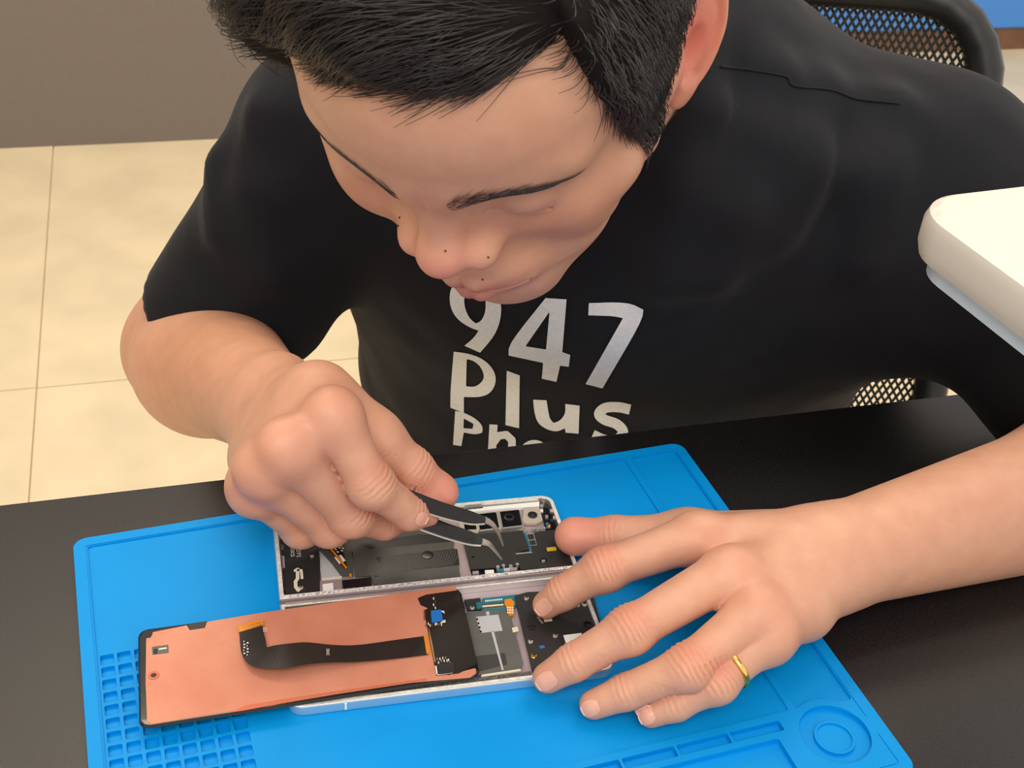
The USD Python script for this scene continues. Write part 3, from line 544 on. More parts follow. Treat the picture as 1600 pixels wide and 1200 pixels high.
def nets(f, lo, hi, h, B=8, slack=1.5):
    """Surface nets over the blocks that the surface f = 0 may cross."""
    lo = np.asarray(lo, float); nb = np.ceil((np.asarray(hi) - lo) / h / B).astype(int)
    ids = np.stack(np.meshgrid(*[np.arange(k) for k in nb], indexing='ij'), -1).reshape(-1, 3)
    c = lo + (ids + 0.5) * B * h - h / 2; D = np.concatenate([f(c[i:i + 100000]) for i in range(0, len(c), 100000)])
    keep = np.abs(D) < B * h * 0.87 * slack
    V = np.repeat(np.repeat(np.repeat(np.where(D < 0, -1, 1).astype(np.float32).reshape(nb), B, 0), B, 1), B, 2)
    V6 = V.reshape(nb[0], B, nb[1], B, nb[2], B).transpose(0, 2, 4, 1, 3, 5)
    off = np.stack(np.meshgrid(*[np.arange(B)] * 3, indexing='ij'), -1).reshape(-1, 3)
    kb = ids[keep]
    for i in range(0, len(kb), 300):
        b = kb[i:i + 300]; P = lo + (b[:, None] * B + off[None]).reshape(-1, 3) * h
        V6[b[:, 0], b[:, 1], b[:, 2]] = f(P).reshape(-1, B, B, B)
    Sg = V < 0; n = Sg.astype(np.int8)
    c8 = n[:-1, :-1, :-1] + n[1:, :-1, :-1] + n[:-1, 1:, :-1] + n[1:, 1:, :-1] + n[:-1, :-1, 1:] + n[1:, :-1, 1:] + n[:-1, 1:, 1:] + n[1:, 1:, 1:]
    cell = np.argwhere((c8 > 0) & (c8 < 8)); idx = np.full(c8.shape, -1, np.int32); idx[tuple(cell.T)] = np.arange(len(cell))
    corner = np.stack(np.meshgrid([0, 1], [0, 1], [0, 1], indexing='ij'), -1).reshape(-1, 3)
    val = np.stack([V[tuple((cell + k).T)] for k in corner], 1)
    acc, cnt = np.zeros((len(cell), 3)), np.zeros((len(cell), 1))
    for a in range(8):
        for b in range(a + 1, 8):
            if np.abs(corner[a] - corner[b]).sum() == 1:
                m = (val[:, a] < 0) != (val[:, b] < 0); t = val[:, a] / np.where(m, val[:, a] - val[:, b], 1)
                acc += m[:, None] * (corner[a] + np.clip(t, 0, 1)[:, None] * (corner[b] - corner[a])); cnt += m[:, None]
    P = lo + (cell + acc / cnt) * h; quads = []
    for ax in range(3):
        u, w = (ax + 1) % 3, (ax + 2) % 3; s0 = [slice(None)] * 3; s1 = [slice(None)] * 3; s0[ax] = slice(None, -1); s1[ax] = slice(1, None)
        a_, b_ = Sg[tuple(s0)], Sg[tuple(s1)]; e = np.argwhere(a_ != b_); e = e[(e[:, u] > 0) & (e[:, w] > 0)]
        e = e[(e < np.array(c8.shape)).all(1)]
        flip = a_[tuple(e.T)]; du, dw = np.eye(3, dtype=int)[u], np.eye(3, dtype=int)[w]
        q = np.stack([idx[tuple((e - du - dw).T)], idx[tuple((e - dw).T)], idx[tuple(e.T)], idx[tuple((e - du).T)]], 1)
        q[~flip] = q[~flip][:, ::-1]; quads.append(q)
    q = np.vstack(quads); q = q[(q >= 0).all(1)]
    return P, np.vstack([q[:, [0, 1, 2]], q[:, [0, 2, 3]]])
def refine(P, Fc, flag):
    """Splits every edge with both ends flagged; neighbours are split to match, so no cracks."""
    E = np.sort(np.vstack([Fc[:, [0, 1]], Fc[:, [1, 2]], Fc[:, [2, 0]]]), 1); key = E[:, 0].astype(np.int64) * len(P) + E[:, 1]
    uq, inv = np.unique(key, return_inverse=True); a, b = uq // len(P), uq % len(P); sp = flag[a] & flag[b]
    mid = np.full(len(uq), -1); mid[sp] = len(P) + np.arange(sp.sum()); Pn = np.vstack([P, (P[a[sp]] + P[b[sp]]) / 2])
    m = mid[inv].reshape(3, -1).T; k = (m >= 0).sum(1); out = [Fc[k == 0]]
    f, q = Fc[k == 3], m[k == 3]; out += [np.c_[f[:, 0], q[:, 0], q[:, 2]], np.c_[f[:, 1], q[:, 1], q[:, 0]], np.c_[f[:, 2], q[:, 2], q[:, 1]], q]
    for r in range(3):
        i, j, l = r, (r + 1) % 3, (r + 2) % 3
        s = (k == 1) & (m[:, i] >= 0); f, q = Fc[s], m[s][:, i]; out += [np.c_[f[:, i], q, f[:, l]], np.c_[q, f[:, j], f[:, l]]]
        s = (k == 2) & (m[:, i] < 0); f, x, y = Fc[s], m[s][:, j], m[s][:, l]; out += [np.c_[f[:, l], y, x], np.c_[f[:, i], f[:, j], x], np.c_[f[:, i], x, y]]
    return Pn, np.vstack(out)
def march(f, px, d0=0.3, d1=1.3, n=90):
    """Where the sight lines through picture points first meet the surface f = 0."""
    px = np.asarray(px, float); D = np.stack([ray(*p) for p in px]); t = np.full(len(px), d0); hit = np.zeros(len(px), bool)
    for _ in range(n):
        d = f(CAM + D * t[:, None]); t = t + np.where(np.abs(d) < 2e-4, 0, np.clip(d, -0.01, 0.03) * 0.85)
    return CAM + D * t[:, None]
def near(P, lo, hi):
    x, y, z = P[:, 0], P[:, 1], P[:, 2]; return (x > lo[0]) & (x < hi[0]) & (y > lo[1]) & (y < hi[1]) & (z > lo[2]) & (z < hi[2])
def union(parts, far=0.06, pad=0.035):
    """Smooth union of (function, lo, hi, blend) parts, each evaluated only near its box."""
    def f(P):
        D = np.full(len(P), far)
        for fn, lo, hi, k in parts:
            m = near(P, np.asarray(lo) - pad, np.asarray(hi) + pad)
            if m.any(): D[m] = smin(D[m], fn(P[m]), k)
        return D
    return f
def bounds(*pts, r=0.05): p = np.array(pts, float); return p.min(0) - r, p.max(0) + r

# ------------------------------------------------------------------ the man: joints
HP = A(0.1509, 0.4997, 1.0178) - RW[:, 0] * 0.003
HR = np.array([[0.84011719, -0.3594586, -0.40619284], [-0.54230351, -0.5711335, -0.61620892], [-0.01048875, 0.7379675, -0.67475473]])
SHR, SHL = at(535, 212, 0.75), at(1445, 292, 0.74)
ELR, WRR = at(300, 545, 0.86), at(415, 632, 0.665)
ELL, WRL = at(1850, 715, 0.70), at(1318, 872, 0.628)
HIP = A(0.37, 0.88, 0.50)
MID = (SHR + SHL) / 2
LAT = SHL - SHR; LAT /= np.linalg.norm(LAT)
AX = HIP - MID; AX /= np.linalg.norm(AX); AX -= LAT * (AX @ LAT); AX /= np.linalg.norm(AX)
FACE = np.cross(LAT, AX); FACE = FACE if FACE[1] < 0 else -FACE
TB = np.stack([LAT, AX, FACE], 1)
NECK = MID + FACE * -0.035 - AX * 0.035

# ------------------------------------------------------------------ head (millimetres: x to his left, y up, z to the front)
def head_mm(Q):
    Q = np.c_[Q[:, 0] - 6.0 * np.clip((-30 - Q[:, 1]) / 22, 0, 1), Q[:, 1:]]; xa = np.abs(Q[:, 0]); R = np.c_[xa, Q[:, 1:]]
    d = ell(Q, (0, 36, -8), (76, 92, 98))
    d = smin(d, ell(Q, (0, 62, 28), (60, 48, 56)), 30)
    d = smin(d, ell(Q, (-2, -22, 36), (47, 62, 51)), 26); d = smin(d, sph(Q, (-39, -18, 65), 16), 18)
    d = smin(d, seg(R, (44, -50, 8), (15, -80, 66), 15, 15), 20); d = smin(d, sph(R, (28, -46, 50), 20), 18)
    d = smin(d, sph(Q, (2, -78, 78), 16), 16)
    d = smin(d, sph(R, (42, -2, 57), 19), 22); d = smin(d, sph(R, (45, -23, 50), 16.5), 20); d = smin(d, seg(R, (60, 2, 44), (64, -2, 4), 12.5, 13), 16); d = smin(d, seg(R, (56, -12, 4), (48, -46, 8), 13, 14), 16)
    d = smin(d, seg(R, (8, 36, 82), (46, 42, 62), 10, 10), 14)
    d = smax(d, -sph(R, (32, 20, 98), 15), 16)
    d = smin(d, sph(R, (31, 21, 70), 14.5), 5)
    lid = np.abs(sph(R, (31, 21, 70), 14.9)) + 0; zz = np.abs(R[:, 1] - (12.5 + 0.004 * (R[:, 0] - 31) ** 2))
    d = d + 0.9 * np.exp(-(zz / 0.9) ** 2) * (np.abs(R[:, 0] - 31) < 13) * (R[:, 2] > 70)
    n = seg(Q, (0, 30, 84), (0, -2, 97), 7, 9)
    n = smin(n, sph(Q, (0, -6, 100), 10.5), 8)
    n = smin(n, ell(R, (14.5, -10, 91.5), (8.5, 8, 10.5)), 6)
    d = smin(d, n, 9)
    d = smax(d, -ell(R, (7, -17, 96), (3.6, 4, 5)), 3)
    d = smin(d, ell(Q, (0, -41, 82), (29, 20, 18)), 14)
    d = smin(d, seg(R, (23, -46, 86), (5, -41, 98.5), 3, 4.6), 4)
    d = smin(d, seg(R, (20, -48, 86), (3, -51.5, 98), 3.4, 5.6), 4)
    d = smin(d, sph(R, (18, -50, 55), 18), 20); d = smin(d, seg(R, (14, -76, 70), (27, -60, 46), 14, 14), 16); d = smin(d, ell(Q, (0, -66, 76), (26, 16, 16)), 14)
    m = np.abs(Q[:, 1] - (-45.9 - 0.003 * xa ** 2)); d = d + 1.6 * np.exp(-(m / 1.1) ** 2) * (xa < 25) * (Q[:, 2] > 60)
    return d
EU, EBk = A(0.0, 0.96, -0.28), A(0.42, -0.25, -0.87)
EU = EU / np.linalg.norm(EU); EBk = EBk - EU * (EBk @ EU); EBk /= np.linalg.norm(EBk); EN = np.cross(EBk, EU); EN = EN if EN[0] > 0 else -EN
def ear_mm(Q):
    R = np.c_[np.abs(Q[:, 0]), Q[:, 1:]] - A(77, -2, -14); a, b, c = R @ EU, R @ EBk, R @ EN
    E = np.c_[a, b, c]; d = ell(E, (0, 6, 0), (30, 17, 3.5))
    r = np.hypot(a / 31, (b - 6) / 18) + 1e-6; hx = np.hypot((r - 0.92) * 22, c - 1.5) - 3.3 + 2.0 * np.clip(-a / 30 - 0.2, 0, 1)
    d = smin(d, hx, 2.5); d = smin(d, ell(E, (-27, -2, 1), (9, 8, 4)), 4)
    d = smin(d, seg(E, (-8, -10, -3), (8, -10, -3), 6, 6), 5)
    return smax(d, -ell(E, (-3, 1, 6), (13, 8, 6)), 3)
def toh(P): return (P - HP) @ HR * 1000
def fromh(Q): return HP + (np.asarray(Q, float) / 1000) @ HR.T
def f_head(P): return head_mm(toh(P)) / 1000
def f_ear(P): return ear_mm(toh(P)) / 1000
EARL, EARR = fromh((82, -2, -18)), fromh((-82, -2, -18))
NB = fromh((0, -28, -34)); ADAM = fromh((0, -70, 30))
def f_neck(P): return smin(seg(P, NB, NECK, 0.046, 0.060), seg(P, fromh((0, -46, 0)), NECK + FACE * 0.02, 0.036, 0.055), 0.03)

# ------------------------------------------------------------------ hands
def hand(J, wr, thumb, palm, detail):
    """J: four finger chains (MCP, PIP, DIP, tip); wr: wrist side of index and of little finger; returns the distance function."""
    rad = [(.0120, .0098, .0084, .0070), (.0122, .0100, .0086, .0072), (.0116, .0095, .0081, .0068), (.0105, .0085, .0073, .0062)]
    def f(P):
        D = None
        for i, ch in enumerate(J):
            w = wr[0] + (wr[1] - wr[0]) * i / 3; d = seg(P, w, ch[0] + palm * 0.004, 0.0150 - .0009 * i, 0.0125 - .0006 * i); D = d if D is None else smin(D, d, 0.014)
            D = smin(D, sph(P, ch[0], 0.0112), 0.008)
        for i in range(3): D = smin(D, seg(P, (J[i][0] + wr[0]) / 2 + palm * .009, (J[i + 1][0] + wr[1]) / 2 + palm * .007, 0.011, 0.010), 0.012)
        T = seg(P, thumb[0], thumb[1], 0.0165, 0.0135); D = smin(D, T, 0.018)
        Fg = None
        for i, ch in enumerate(J):
            r = rad[i]; d = None
            for a, b, ra, rb in ((ch[0] * 0.85 + ch[1] * 0.15, ch[1], r[0] * 0.96, r[1]), (ch[1], ch[2], r[1], r[2]), (ch[2], ch[3], r[2], r[3])):
                q = seg(P, a, b, ra, rb); d = q if d is None else smin(d, q, 0.003)
            d = smin(d, sph(P, ch[1], r[1] * 1.06), 0.006)
            Fg = d if Fg is None else smin(Fg, d, 0.0012)
        t = smin(seg(P, thumb[1], thumb[2], 0.0122, 0.0105), seg(P, thumb[2], thumb[3], 0.0108, 0.0088), 0.004)
        t = smin(t, ell(P, thumb[3], (.0095, .0095, .0085)), 0.006)
        D = smin(D, t, 0.010)
        return smin(D, Fg, 0.0075)
    return f
def chain(*c): return [on(*q) for q in c]
LJ = [chain((1096, 836, .797), (945, 889, .789), (880, 926, .774), (854, 945, .7655)),
      chain((1147, 889, .803), (985, 984, .789), (896, 1035, .774), (856, 1059, .7655)),
      chain((1186, 952, .796), (1076, 1042, .785), (978, 1081, .769), (928, 1101, .7615)),
      chain((1204, 990, .787), (1120, 1066, .777), (1056, 1101, .766), (1017, 1116, .7605))]
LT = chain((1230, 850, .778), (1075, 838, .776), (960, 838, .771), (898, 838, .767))
LW = [on(1290, 845, .792), on(1312, 905, .780)]
RJ = [chain((517, 643, .862), (580, 758, .828), (640, 801, .805), (664, 806, .798)),
      chain((443, 692, .852), (548, 803, .802), (600, 816, .787), (622, 812, .785)),
      chain((404, 728, .836), (514, 821, .788), (555, 816, .777), (575, 806, .774)),
      chain((392, 760, .815), (470, 826, .779), (508, 824, .772), (525, 816, .770))]
RT = chain((500, 620, .845), (583, 684, .832), (643, 732, .815), (684, 769, .799))
RW_ = [at(440, 600, .655), at(400, 666, .665)]
PALML, PALMR = A(0, 0, -1.0), A(0.25, -0.1, -0.95)
f_handL, f_handR = hand(LJ, LW, LT, PALML, 0), hand(RJ, RW_, RT, PALMR, 0)
def f_armR(P):
    m = ELR * 0.72 + WRR * 0.28
    d = smin(seg(P, SHR, ELR, 0.054, 0.043), seg(P, ELR, m, 0.044, 0.044), 0.02)
    w0, w1 = RW_[0] * 0.72 + RW_[1] * 0.28, RW_[0] * 0.25 + RW_[1] * 0.75
    d = smin(d, seg(P, m, w0, 0.043, 0.0205), 0.02); return smin(d, seg(P, m, w1, 0.043, 0.0195), 0.02)
def f_armL(P):
    m = ELL * 0.7 + WRL * 0.3
    d = smin(seg(P, SHL, ELL, 0.054, 0.044), seg(P, ELL, m, 0.045, 0.042), 0.02)
    w0, w1 = LW[0] * 0.75 + LW[1] * 0.25, LW[0] * 0.36 + LW[1] * 0.64
    d = smin(d, seg(P, m, w0, 0.037, 0.020), 0.02); return smin(d, seg(P, m, w1, 0.037, 0.020), 0.02)

# ------------------------------------------------------------------ torso, shirt
def tl(l, a, f): return MID + LAT * l + AX * a + FACE * f
def torso(P):
    d = smin(seg(P, SHR + AX * .01, MID - FACE * .01, 0.056, 0.072), seg(P, SHL + AX * .01, MID - FACE * .01, 0.056, 0.072), 0.04)
    d = smin(d, seg(P, NECK, tl(0, -0.01, 0), 0.07, 0.09), 0.05)
    d = smin(d, ell(P, tl(0.008, 0.13, 0.0), (0.202, 0.20, 0.118), TB), 0.06); d = smin(d, ell(P, tl(-0.01, 0.05, -0.05), (0.14, 0.12, 0.080), TB), 0.06)
    d = smin(d, ell(P, tl(0.005, 0.32, 0.015), (0.198, 0.20, 0.118), TB), 0.06)
    return smin(d, ell(P, tl(0, 0.46, -0.01), (0.175, 0.13, 0.125), TB), 0.05)
def f_legs(P):
    d = None
    for s, k in ((-1, A(0.17, 0.46, 0.47)), (1, A(0.43, 0.40, 0.47))):
        h = tl(0.085 * s, 0.47, 0.0); an = k + A(0.02, 0.10, -0.40)
        q = smin(seg(P, h, k, 0.078, 0.055), seg(P, k, an, 0.055, 0.038), 0.03)
        q = smin(q, seg(P, an, an + A(-0.03, -0.13, -0.04), 0.034, 0.028), 0.02); d = q if d is None else smin(d, q, 0.02)
    return d
HEMR = SHR * 0.25 + ELR * 0.75 + RW[:, 0] * 0.015 - RW[:, 2] * 0.024 + RW[:, 1] * 0.004; HEML = SHL * 0.2 + ELL * 0.8
SDR = (ELR - SHR) / np.linalg.norm(ELR - SHR); SDC = (HEMR - SHR) / np.linalg.norm(HEMR - SHR); SDN = SDR + 0.20 * RW[:, 0] + 0.35 * RW[:, 2]; SDN = SDN / np.linalg.norm(SDN); SDL = (ELL - SHL) / np.linalg.norm(ELL - SHL)
def shirt0(P):
    d = smin(torso(P) - 0.006, seg(P, NECK, NECK + (NB - NECK) * .42, 0.074, 0.064), 0.04)
    s = seg(P, SHR, HEMR + SDC * .012, 0.056, 0.0590); s = smax(s, (P - HEMR) @ SDN, 0.006)
    d = smin(d, s, 0.024)
    s = seg(P, SHL, HEML, 0.060, 0.072); s = smax(s, (P - HEML) @ SDL, 0.006)
    d = smin(d, s, 0.05); return smin(d, ell(P, ARMPIT, (0.05, 0.06, 0.04), TB), 0.06)
ARMPIT = at(1350, 445, 0.77)
FOLDS = []
CC = NECK + (NB - NECK) * 0.40; CD = (NB - NECK) / np.linalg.norm(NB - NECK)
def shirt(P):
    d = shirt0(P)
    for a, b, r, k in FOLDS:
        m = near(P, np.minimum(a, b) - 0.04, np.maximum(a, b) + 0.04)
        if m.any(): d[m] = smin(d[m], seg(P[m], a, b, r, r * 0.7), k)
    m = near(P, *bounds(HEMR, SHR, r=0.1))
    if m.any(): d[m] = smax(d[m], -seg(P[m], HEMR - SDC * 0.015, HEMR + SDC * 0.06, 0.046, 0.0530), 0.004)
    m = near(P, *bounds(HEML, SHL, r=0.1))
    if m.any(): d[m] = smax(d[m], -seg(P[m], HEML - SDL * 0.05, HEML + SDL * 0.05, 0.060, 0.0635), 0.004)
    m = near(P, *bounds(NECK, fromh((0, -60, -20)), r=0.1))
    if m.any(): d[m] = smax(d[m], -seg(P[m], NECK + (NB - NECK) * 0.40, NB, 0.056, 0.070), 0.008)
    m = near(P, *bounds(CC, r=0.09))
    if m.any():
        Q = P[m] - CC; hh = Q @ CD; rr_ = np.linalg.norm(Q - hh[:, None] * CD, axis=1); d[m] = smin(d[m], np.hypot(np.maximum(np.abs(hh) - 0.007, 0), rr_ - 0.0615) - 0.0030, 0.003)
    m = d < 0.02
    if m.any(): d[m] += 0.0035 * (meshkit.noise(P[m] * 14.0, 3) - 0.5) + 0.0016 * (meshkit.noise(P[m] * A(46, 46, 22), 5) - 0.5)
    hem = (P - tl(0, 0.50, 0)) @ AX
    return smax(d, hem, 0.01)

# ------------------------------------------------------------------ one continuous body
SC = 1.0
body_parts = [(lambda P: torso(P) + 0.010, tl(-0.2, -0.1, 0) - 0.15, tl(0.2, 0.55, 0) + 0.2, 0.02),
              (f_legs, *bounds(A(0.1, 0.3, 0.03), A(0.5, 0.9, 0.55), r=0.03), 0.03),
              (f_neck, *bounds(NB, NECK, r=0.09), 0.03),
              (f_head, *bounds(fromh((0, 30, -10)), r=0.125), 0.022),
              (f_ear, *bounds(EARL, r=0.045), 0.006), (f_ear, *bounds(EARR, r=0.045), 0.006),
              (f_armR, *bounds(SHR, ELR, WRR, r=0.05), 0.02), (f_armL, *bounds(SHL, ELL, WRL, r=0.05), 0.02),
              (f_handL, *bounds(*sum(LJ, []), *LT, *LW, r=0.018), 0.012), (f_handR, *bounds(*sum(RJ, []), *RT, *RW_, r=0.018), 0.012)]
tb = np.array([tl(l, a, f) for l in (-.2, .2) for a in (-.1, .6) for f in (-.14, .14)]); body_parts[0] = (body_parts[0][0], tb.min(0), tb.max(0), 0.02)
f_body = union(body_parts)
BLO, BHI = A(-0.09, 0.26, 0.02), A(0.66, 1.03, 1.16)
vb, fb = nets(f_body, BLO, BHI, 0.0026)
hand_pts = np.array(sum(LJ, []) + sum(RJ, []) + LT + RT + LW + RW_)
def close(P, pts, r): return np.min(np.linalg.norm(P[:, None] - np.asarray(pts)[None], axis=2), axis=1) < r
hq = lambda P: toh(P)
flag = close(vb, hand_pts, 0.03) | (np.linalg.norm(vb - fromh((0, 0, 20)), axis=1) < 0.125)
vb, fb = refine(vb, fb, flag)
# fine relief: knuckle creases, tendons, nostril wings
CREASE = []
for J in (LJ, RJ):
    for ch in J:
        CREASE += [(ch[1], (ch[2] - ch[0]) / np.linalg.norm(ch[2] - ch[0]), 0.0075, 1.0), (ch[2], (ch[3] - ch[1]) / np.linalg.norm(ch[3] - ch[1]), 0.0045, 0.7)]
for T in (LT, RT): CREASE.append((T[2], (T[3] - T[1]) / np.linalg.norm(T[3] - T[1]), 0.006, 0.8))
def f_detail(P):
    d = f_body(P)
    for c, a, w, k in CREASE:
        m = near(P, c - 0.016, c + 0.016)
        if m.any():
            Q = P[m] - c; s = Q @ a; up = Q[:, 2] - 0.35 * s * a[2]
            wob = 0.0012 * (meshkit.noise(P[m] * 260.0, 9) - 0.5)
            d[m] += k * 0.00062 * np.exp(-(s / w) ** 2) * (0.5 + 0.5 * np.cos((s + wob) * 2 * np.pi / 0.0028)) * np.clip(up / 0.004, 0, 1)
    return d
flag = np.zeros(len(vb), bool)
for c, a, w, k in CREASE: flag |= (np.linalg.norm(vb - c, axis=1) < 0.013) & (vb[:, 2] > c[2])
vb, fb = refine(vb, fb, flag)
vb = onto(f_detail, vb, 0.0006, 1)
nbv = normals_of(f_detail, vb, 0.0005)
# skin tones (pigment only)
tone = np.tile(A(*S(207, 156, 130)), (len(vb), 1))
def blush(c, r, col, k):
    global tone
    w = (k * np.exp(-((np.linalg.norm(vb - c, axis=1)) / r) ** 2))[:, None]; tone = tone * (1 - w) + A(*col) * w
pink, lip, tan = S(214, 132, 112), S(178, 104, 98), S(186, 130, 90)
for J in (LJ, RJ):
    for ch in J:
        blush(ch[0], 0.012, pink, 0.35); blush(ch[1] + A(0, 0, .008), 0.008, S(206, 120, 100), 0.6); blush(ch[2] + A(0, 0, .006), 0.006, pink, 0.35); blush(ch[3], 0.010, pink, 0.4)
for T in (LT, RT): blush(T[3], 0.022, S(222, 128, 118), 0.6)
H = toh(vb)
def hblush(p, r, col, k):
    global tone
    w = (k * np.exp(-(((H - A(*p)) / A(*r)) ** 2).sum(1)))[:, None]; tone = tone * (1 - w) + A(*col) * w
hblush((0, -8, 108), (18, 14, 16), S(220, 140, 128), 0.75); hblush((0, 35, 92), (30, 20, 20), S(205, 140, 126), 0.35); hblush((40, -5, 75), (25, 22, 25), S(212, 140, 112), 0.5); hblush((-40, -5, 75), (25, 22, 25), S(212, 140, 112), 0.5)
for s in (-1, 1): hblush((s * 80, 0, -18), (16, 40, 24), S(214, 110, 100), 0.75)
hblush((6, -42, 98), (23, 3.4, 18), lip, 0.9); hblush((6, -51, 97), (20, 5.5, 18), lip, 0.9)
arm = np.clip((0.05 - np.linalg.norm(np.cross(vb - ELR, (WRR - ELR) / np.linalg.norm(WRR - ELR)), axis=1)) / 0.02, 0, 1) * np.clip((vb[:, 1] - 0.52) / 0.13, 0, 1) ** 1.5
tone = tone * (1 - 0.8 * arm[:, None]) + A(*tan) * 0.8 * arm[:, None]
MOLES = []
for p in ((696, 392), (763, 402), (754, 437), (624, 340), (622, 353)):                 # small moles
    q = march(f_body, [p])[0]; MOLES.append(q)
skin = usdkit.material(stage, '/World/Looks/skin', {
    'a': ('attribute', {'attribute': 'tone'}), 't': ('texture_coordinate', {}),
    'n': ('noise_texture', {'scale': 90, 'detail': 3}), 'r': ('rgb_ramp', {'ramp': [(0.3, (0.95, 0.92, 0.91)), (0.7, (1.03, 1.03, 1.02))]}), 'mx': ('mix_color', {'blend_type': 'multiply', 'fac': 1.0}),
    'bn': ('noise_texture', {'scale': 1100, 'detail': 2}), 'b': ('bump', {'strength': 0.16, 'distance': 0.0006}),
    'p': ('principled_bsdf', {'roughness': 0.47, 'specular_ior_level': 0.42, 'subsurface_weight': 0.25, 'subsurface_scale': 0.004, 'subsurface_radius': (1.0, 0.35, 0.2)})},
    [('t.object', 'n.vector'), ('n.fac', 'r.fac'), ('a.color', 'mx.a'), ('r.color', 'mx.b'), ('mx.result', 'p.base_color'), ('t.object', 'bn.vector'), ('bn.fac', 'b.height'), ('b.normal', 'p.normal')], surface='p.BSDF')
man = thing('person', 'person in a black printed T-shirt bending over the opened phone with tweezers in one hand', 'person', (0.37, 0.88, 0.0))
obj('body', (vb, fb), skin, man, color=tone, normals=nbv)

K['shirt'] = mat('black_cotton', (0.0085, 0.0090, 0.0125), 0.85, var=0.2, scale=30, bump=0.25, bscale=1500, spec=0.2, extra={'sheen_weight': 0.07, 'sheen_roughness': 0.4})
K['trouser'] = mat('dark_denim', (0.02, 0.024, 0.035), 0.85, bump=0.2, bscale=900)
for q in MOLES:
    g = trimesh.creation.icosphere(1, 0.0005); g.apply_translation(q); obj('mole', g, mat('mole', S(96, 58, 46), 0.6) if q is MOLES[0] else UsdShade.Material.Get(stage, '/World/Looks/mole'), man, None, True)
# folds of the cloth, laid on the plain shirt
def fold(px, r=0.008, k=0.03, up=-0.0055):
    P = march(shirt0, px); n = normals_of(shirt0, P, 0.002); P = P - n * (r + up)
    for a, b in zip(P[:-1], P[1:]): FOLDS.append((a, b, r, k))
for px, r in FOLDPX: fold(px, r)
vs, fs = nets(shirt, A(-0.12, 0.42, 0.42), A(0.72, 1.06, 1.06), 0.0039)
vs = onto(shirt, vs, 0.001, 1)
tee = obj('shirt', (vs, fs), K['shirt'], man, smooth=True, label='black cotton T-shirt with white lettering')
vt, ft = nets(lambda P: smax(f_legs(P) - 0.008, -(P[:, 2] - 0.10), 0.004), A(0.02, 0.2, 0.06), A(0.66, 1.05, 0.64), 0.008)
obj('trousers', (vt, ft), K['trouser'], man, smooth=True, label='dark trousers')

# ------------------------------------------------------------------ hair
HC = A(0, 35, -6)
def azel(Q):
    D = Q - HC; D = D / np.linalg.norm(D, axis=1, keepdims=True); return np.degrees(np.arctan2(D[:, 0], D[:, 2])), np.degrees(np.arcsin(np.clip(D[:, 1], -1, 1)))
HL = HAIRLINE
def hline(az): return np.interp(az, [h[0] for h in HL], [h[1] for h in HL])
def hthick(Q):
    az, el = azel(Q); m = el - hline(az)
    top = np.clip((el - 15) / 30, 0, 1); t = 8 + 14 * top + 13 * np.clip((-az - 36) / 18, 0, 1) * np.clip((el + 28) / 22, 0, 1) * np.clip((78 - el) / 30, 0, 1) * (az > -140) + 3.0 * (meshkit.noise(Q / 16.0, 4) - 0.5) * 2
    g = np.clip(m / 16, -1, 1); return np.where(g > 0, t * np.maximum(g, 0) ** 0.55, -4) - 1.0
def hair_cap(Q): t = hthick(Q); return head_mm(Q) - np.where(t > 0, t * 0.74, t)
def hair_f(Q): return head_mm(Q) - hthick(Q)
vh, fh_ = nets(hair_cap, A(-125, -85, -130), A(112, 165, 125), 2.6, slack=2.2)
keepv = hthick(vh) > -1.5; fh_ = fh_[keepv[fh_].all(1)]
K['hair'] = usdkit.material(stage, '/World/Looks/black_hair', {'p': ('principled_bsdf', {'base_color': (0.010, 0.008, 0.007), 'roughness': 0.8, 'specular_ior_level': 0.15})}, [], surface='p.BSDF')
hair = obj('hair', (fromh(vh), fh_), K['hair'], man, smooth=True, label='short black hair swept across the forehead')
N = 40000
az = rng.uniform(-180, 180, N); el = np.degrees(np.arcsin(rng.uniform(-0.6, 1, N))); ok = el > hline(az) + 1.5 * rng.uniform(-1, 1, N) ** 2; az, el = az[ok], el[ok]
D = np.stack([np.sin(np.radians(az)) * np.cos(np.radians(el)), np.sin(np.radians(el)), np.cos(np.radians(az)) * np.cos(np.radians(el))], 1)
Q = HC + D * 90
for _ in range(6): Q = Q - D * head_mm(Q)[:, None] * 0.9
def comb(Q):
    """Combing direction: from a parting on his left across to his right; down at the sides and the back."""
    az, el = azel(Q); W = lambda x: np.clip(x, 0, 1)[:, None]
    sweep = A(-0.95, -0.10, 0.12) + np.c_[np.zeros(len(Q)), 0.25 * np.sin(Q[:, 2] / 17), 0.30 * np.sin(Q[:, 1] / 14)]
    side = np.c_[np.zeros(len(Q)), -np.ones(len(Q)), np.where(az > 0, 0.15, -0.15)]
    right = np.c_[-0.35 * np.ones(len(Q)), -0.75 * np.ones(len(Q)), -0.35 * np.ones(len(Q))]
    d = sweep; w = W((-az - 45) / 35) * W((62 - el) / 25); d = d * (1 - w) + right * w
    w = np.maximum(W((az - 40) / 8) * W((66 - el) / 14), W((np.abs(az) - 115) / 25) * W((60 - el) / 25)); d = d * (1 - w) + side * w
    return d, w[:, 0]
L = np.where((el > 22) & (az < 44), rng.uniform(28, 52, len(Q)), rng.uniform(9, 18, len(Q))) * np.where((el < hline(az) + 9) & (az < 30), 0.62, 1.0); n = 7
wild = rng.normal(0, 0.12, Q.shape) ; clump = np.stack([meshkit.noise(Q / 9.0, 20 + i) - 0.5 for i in range(3)], 1) * 0.9
lift = 0.62 + 0.46 * rng.uniform(0, 1, len(Q)) ** 1.3; lines = [Q.copy()]
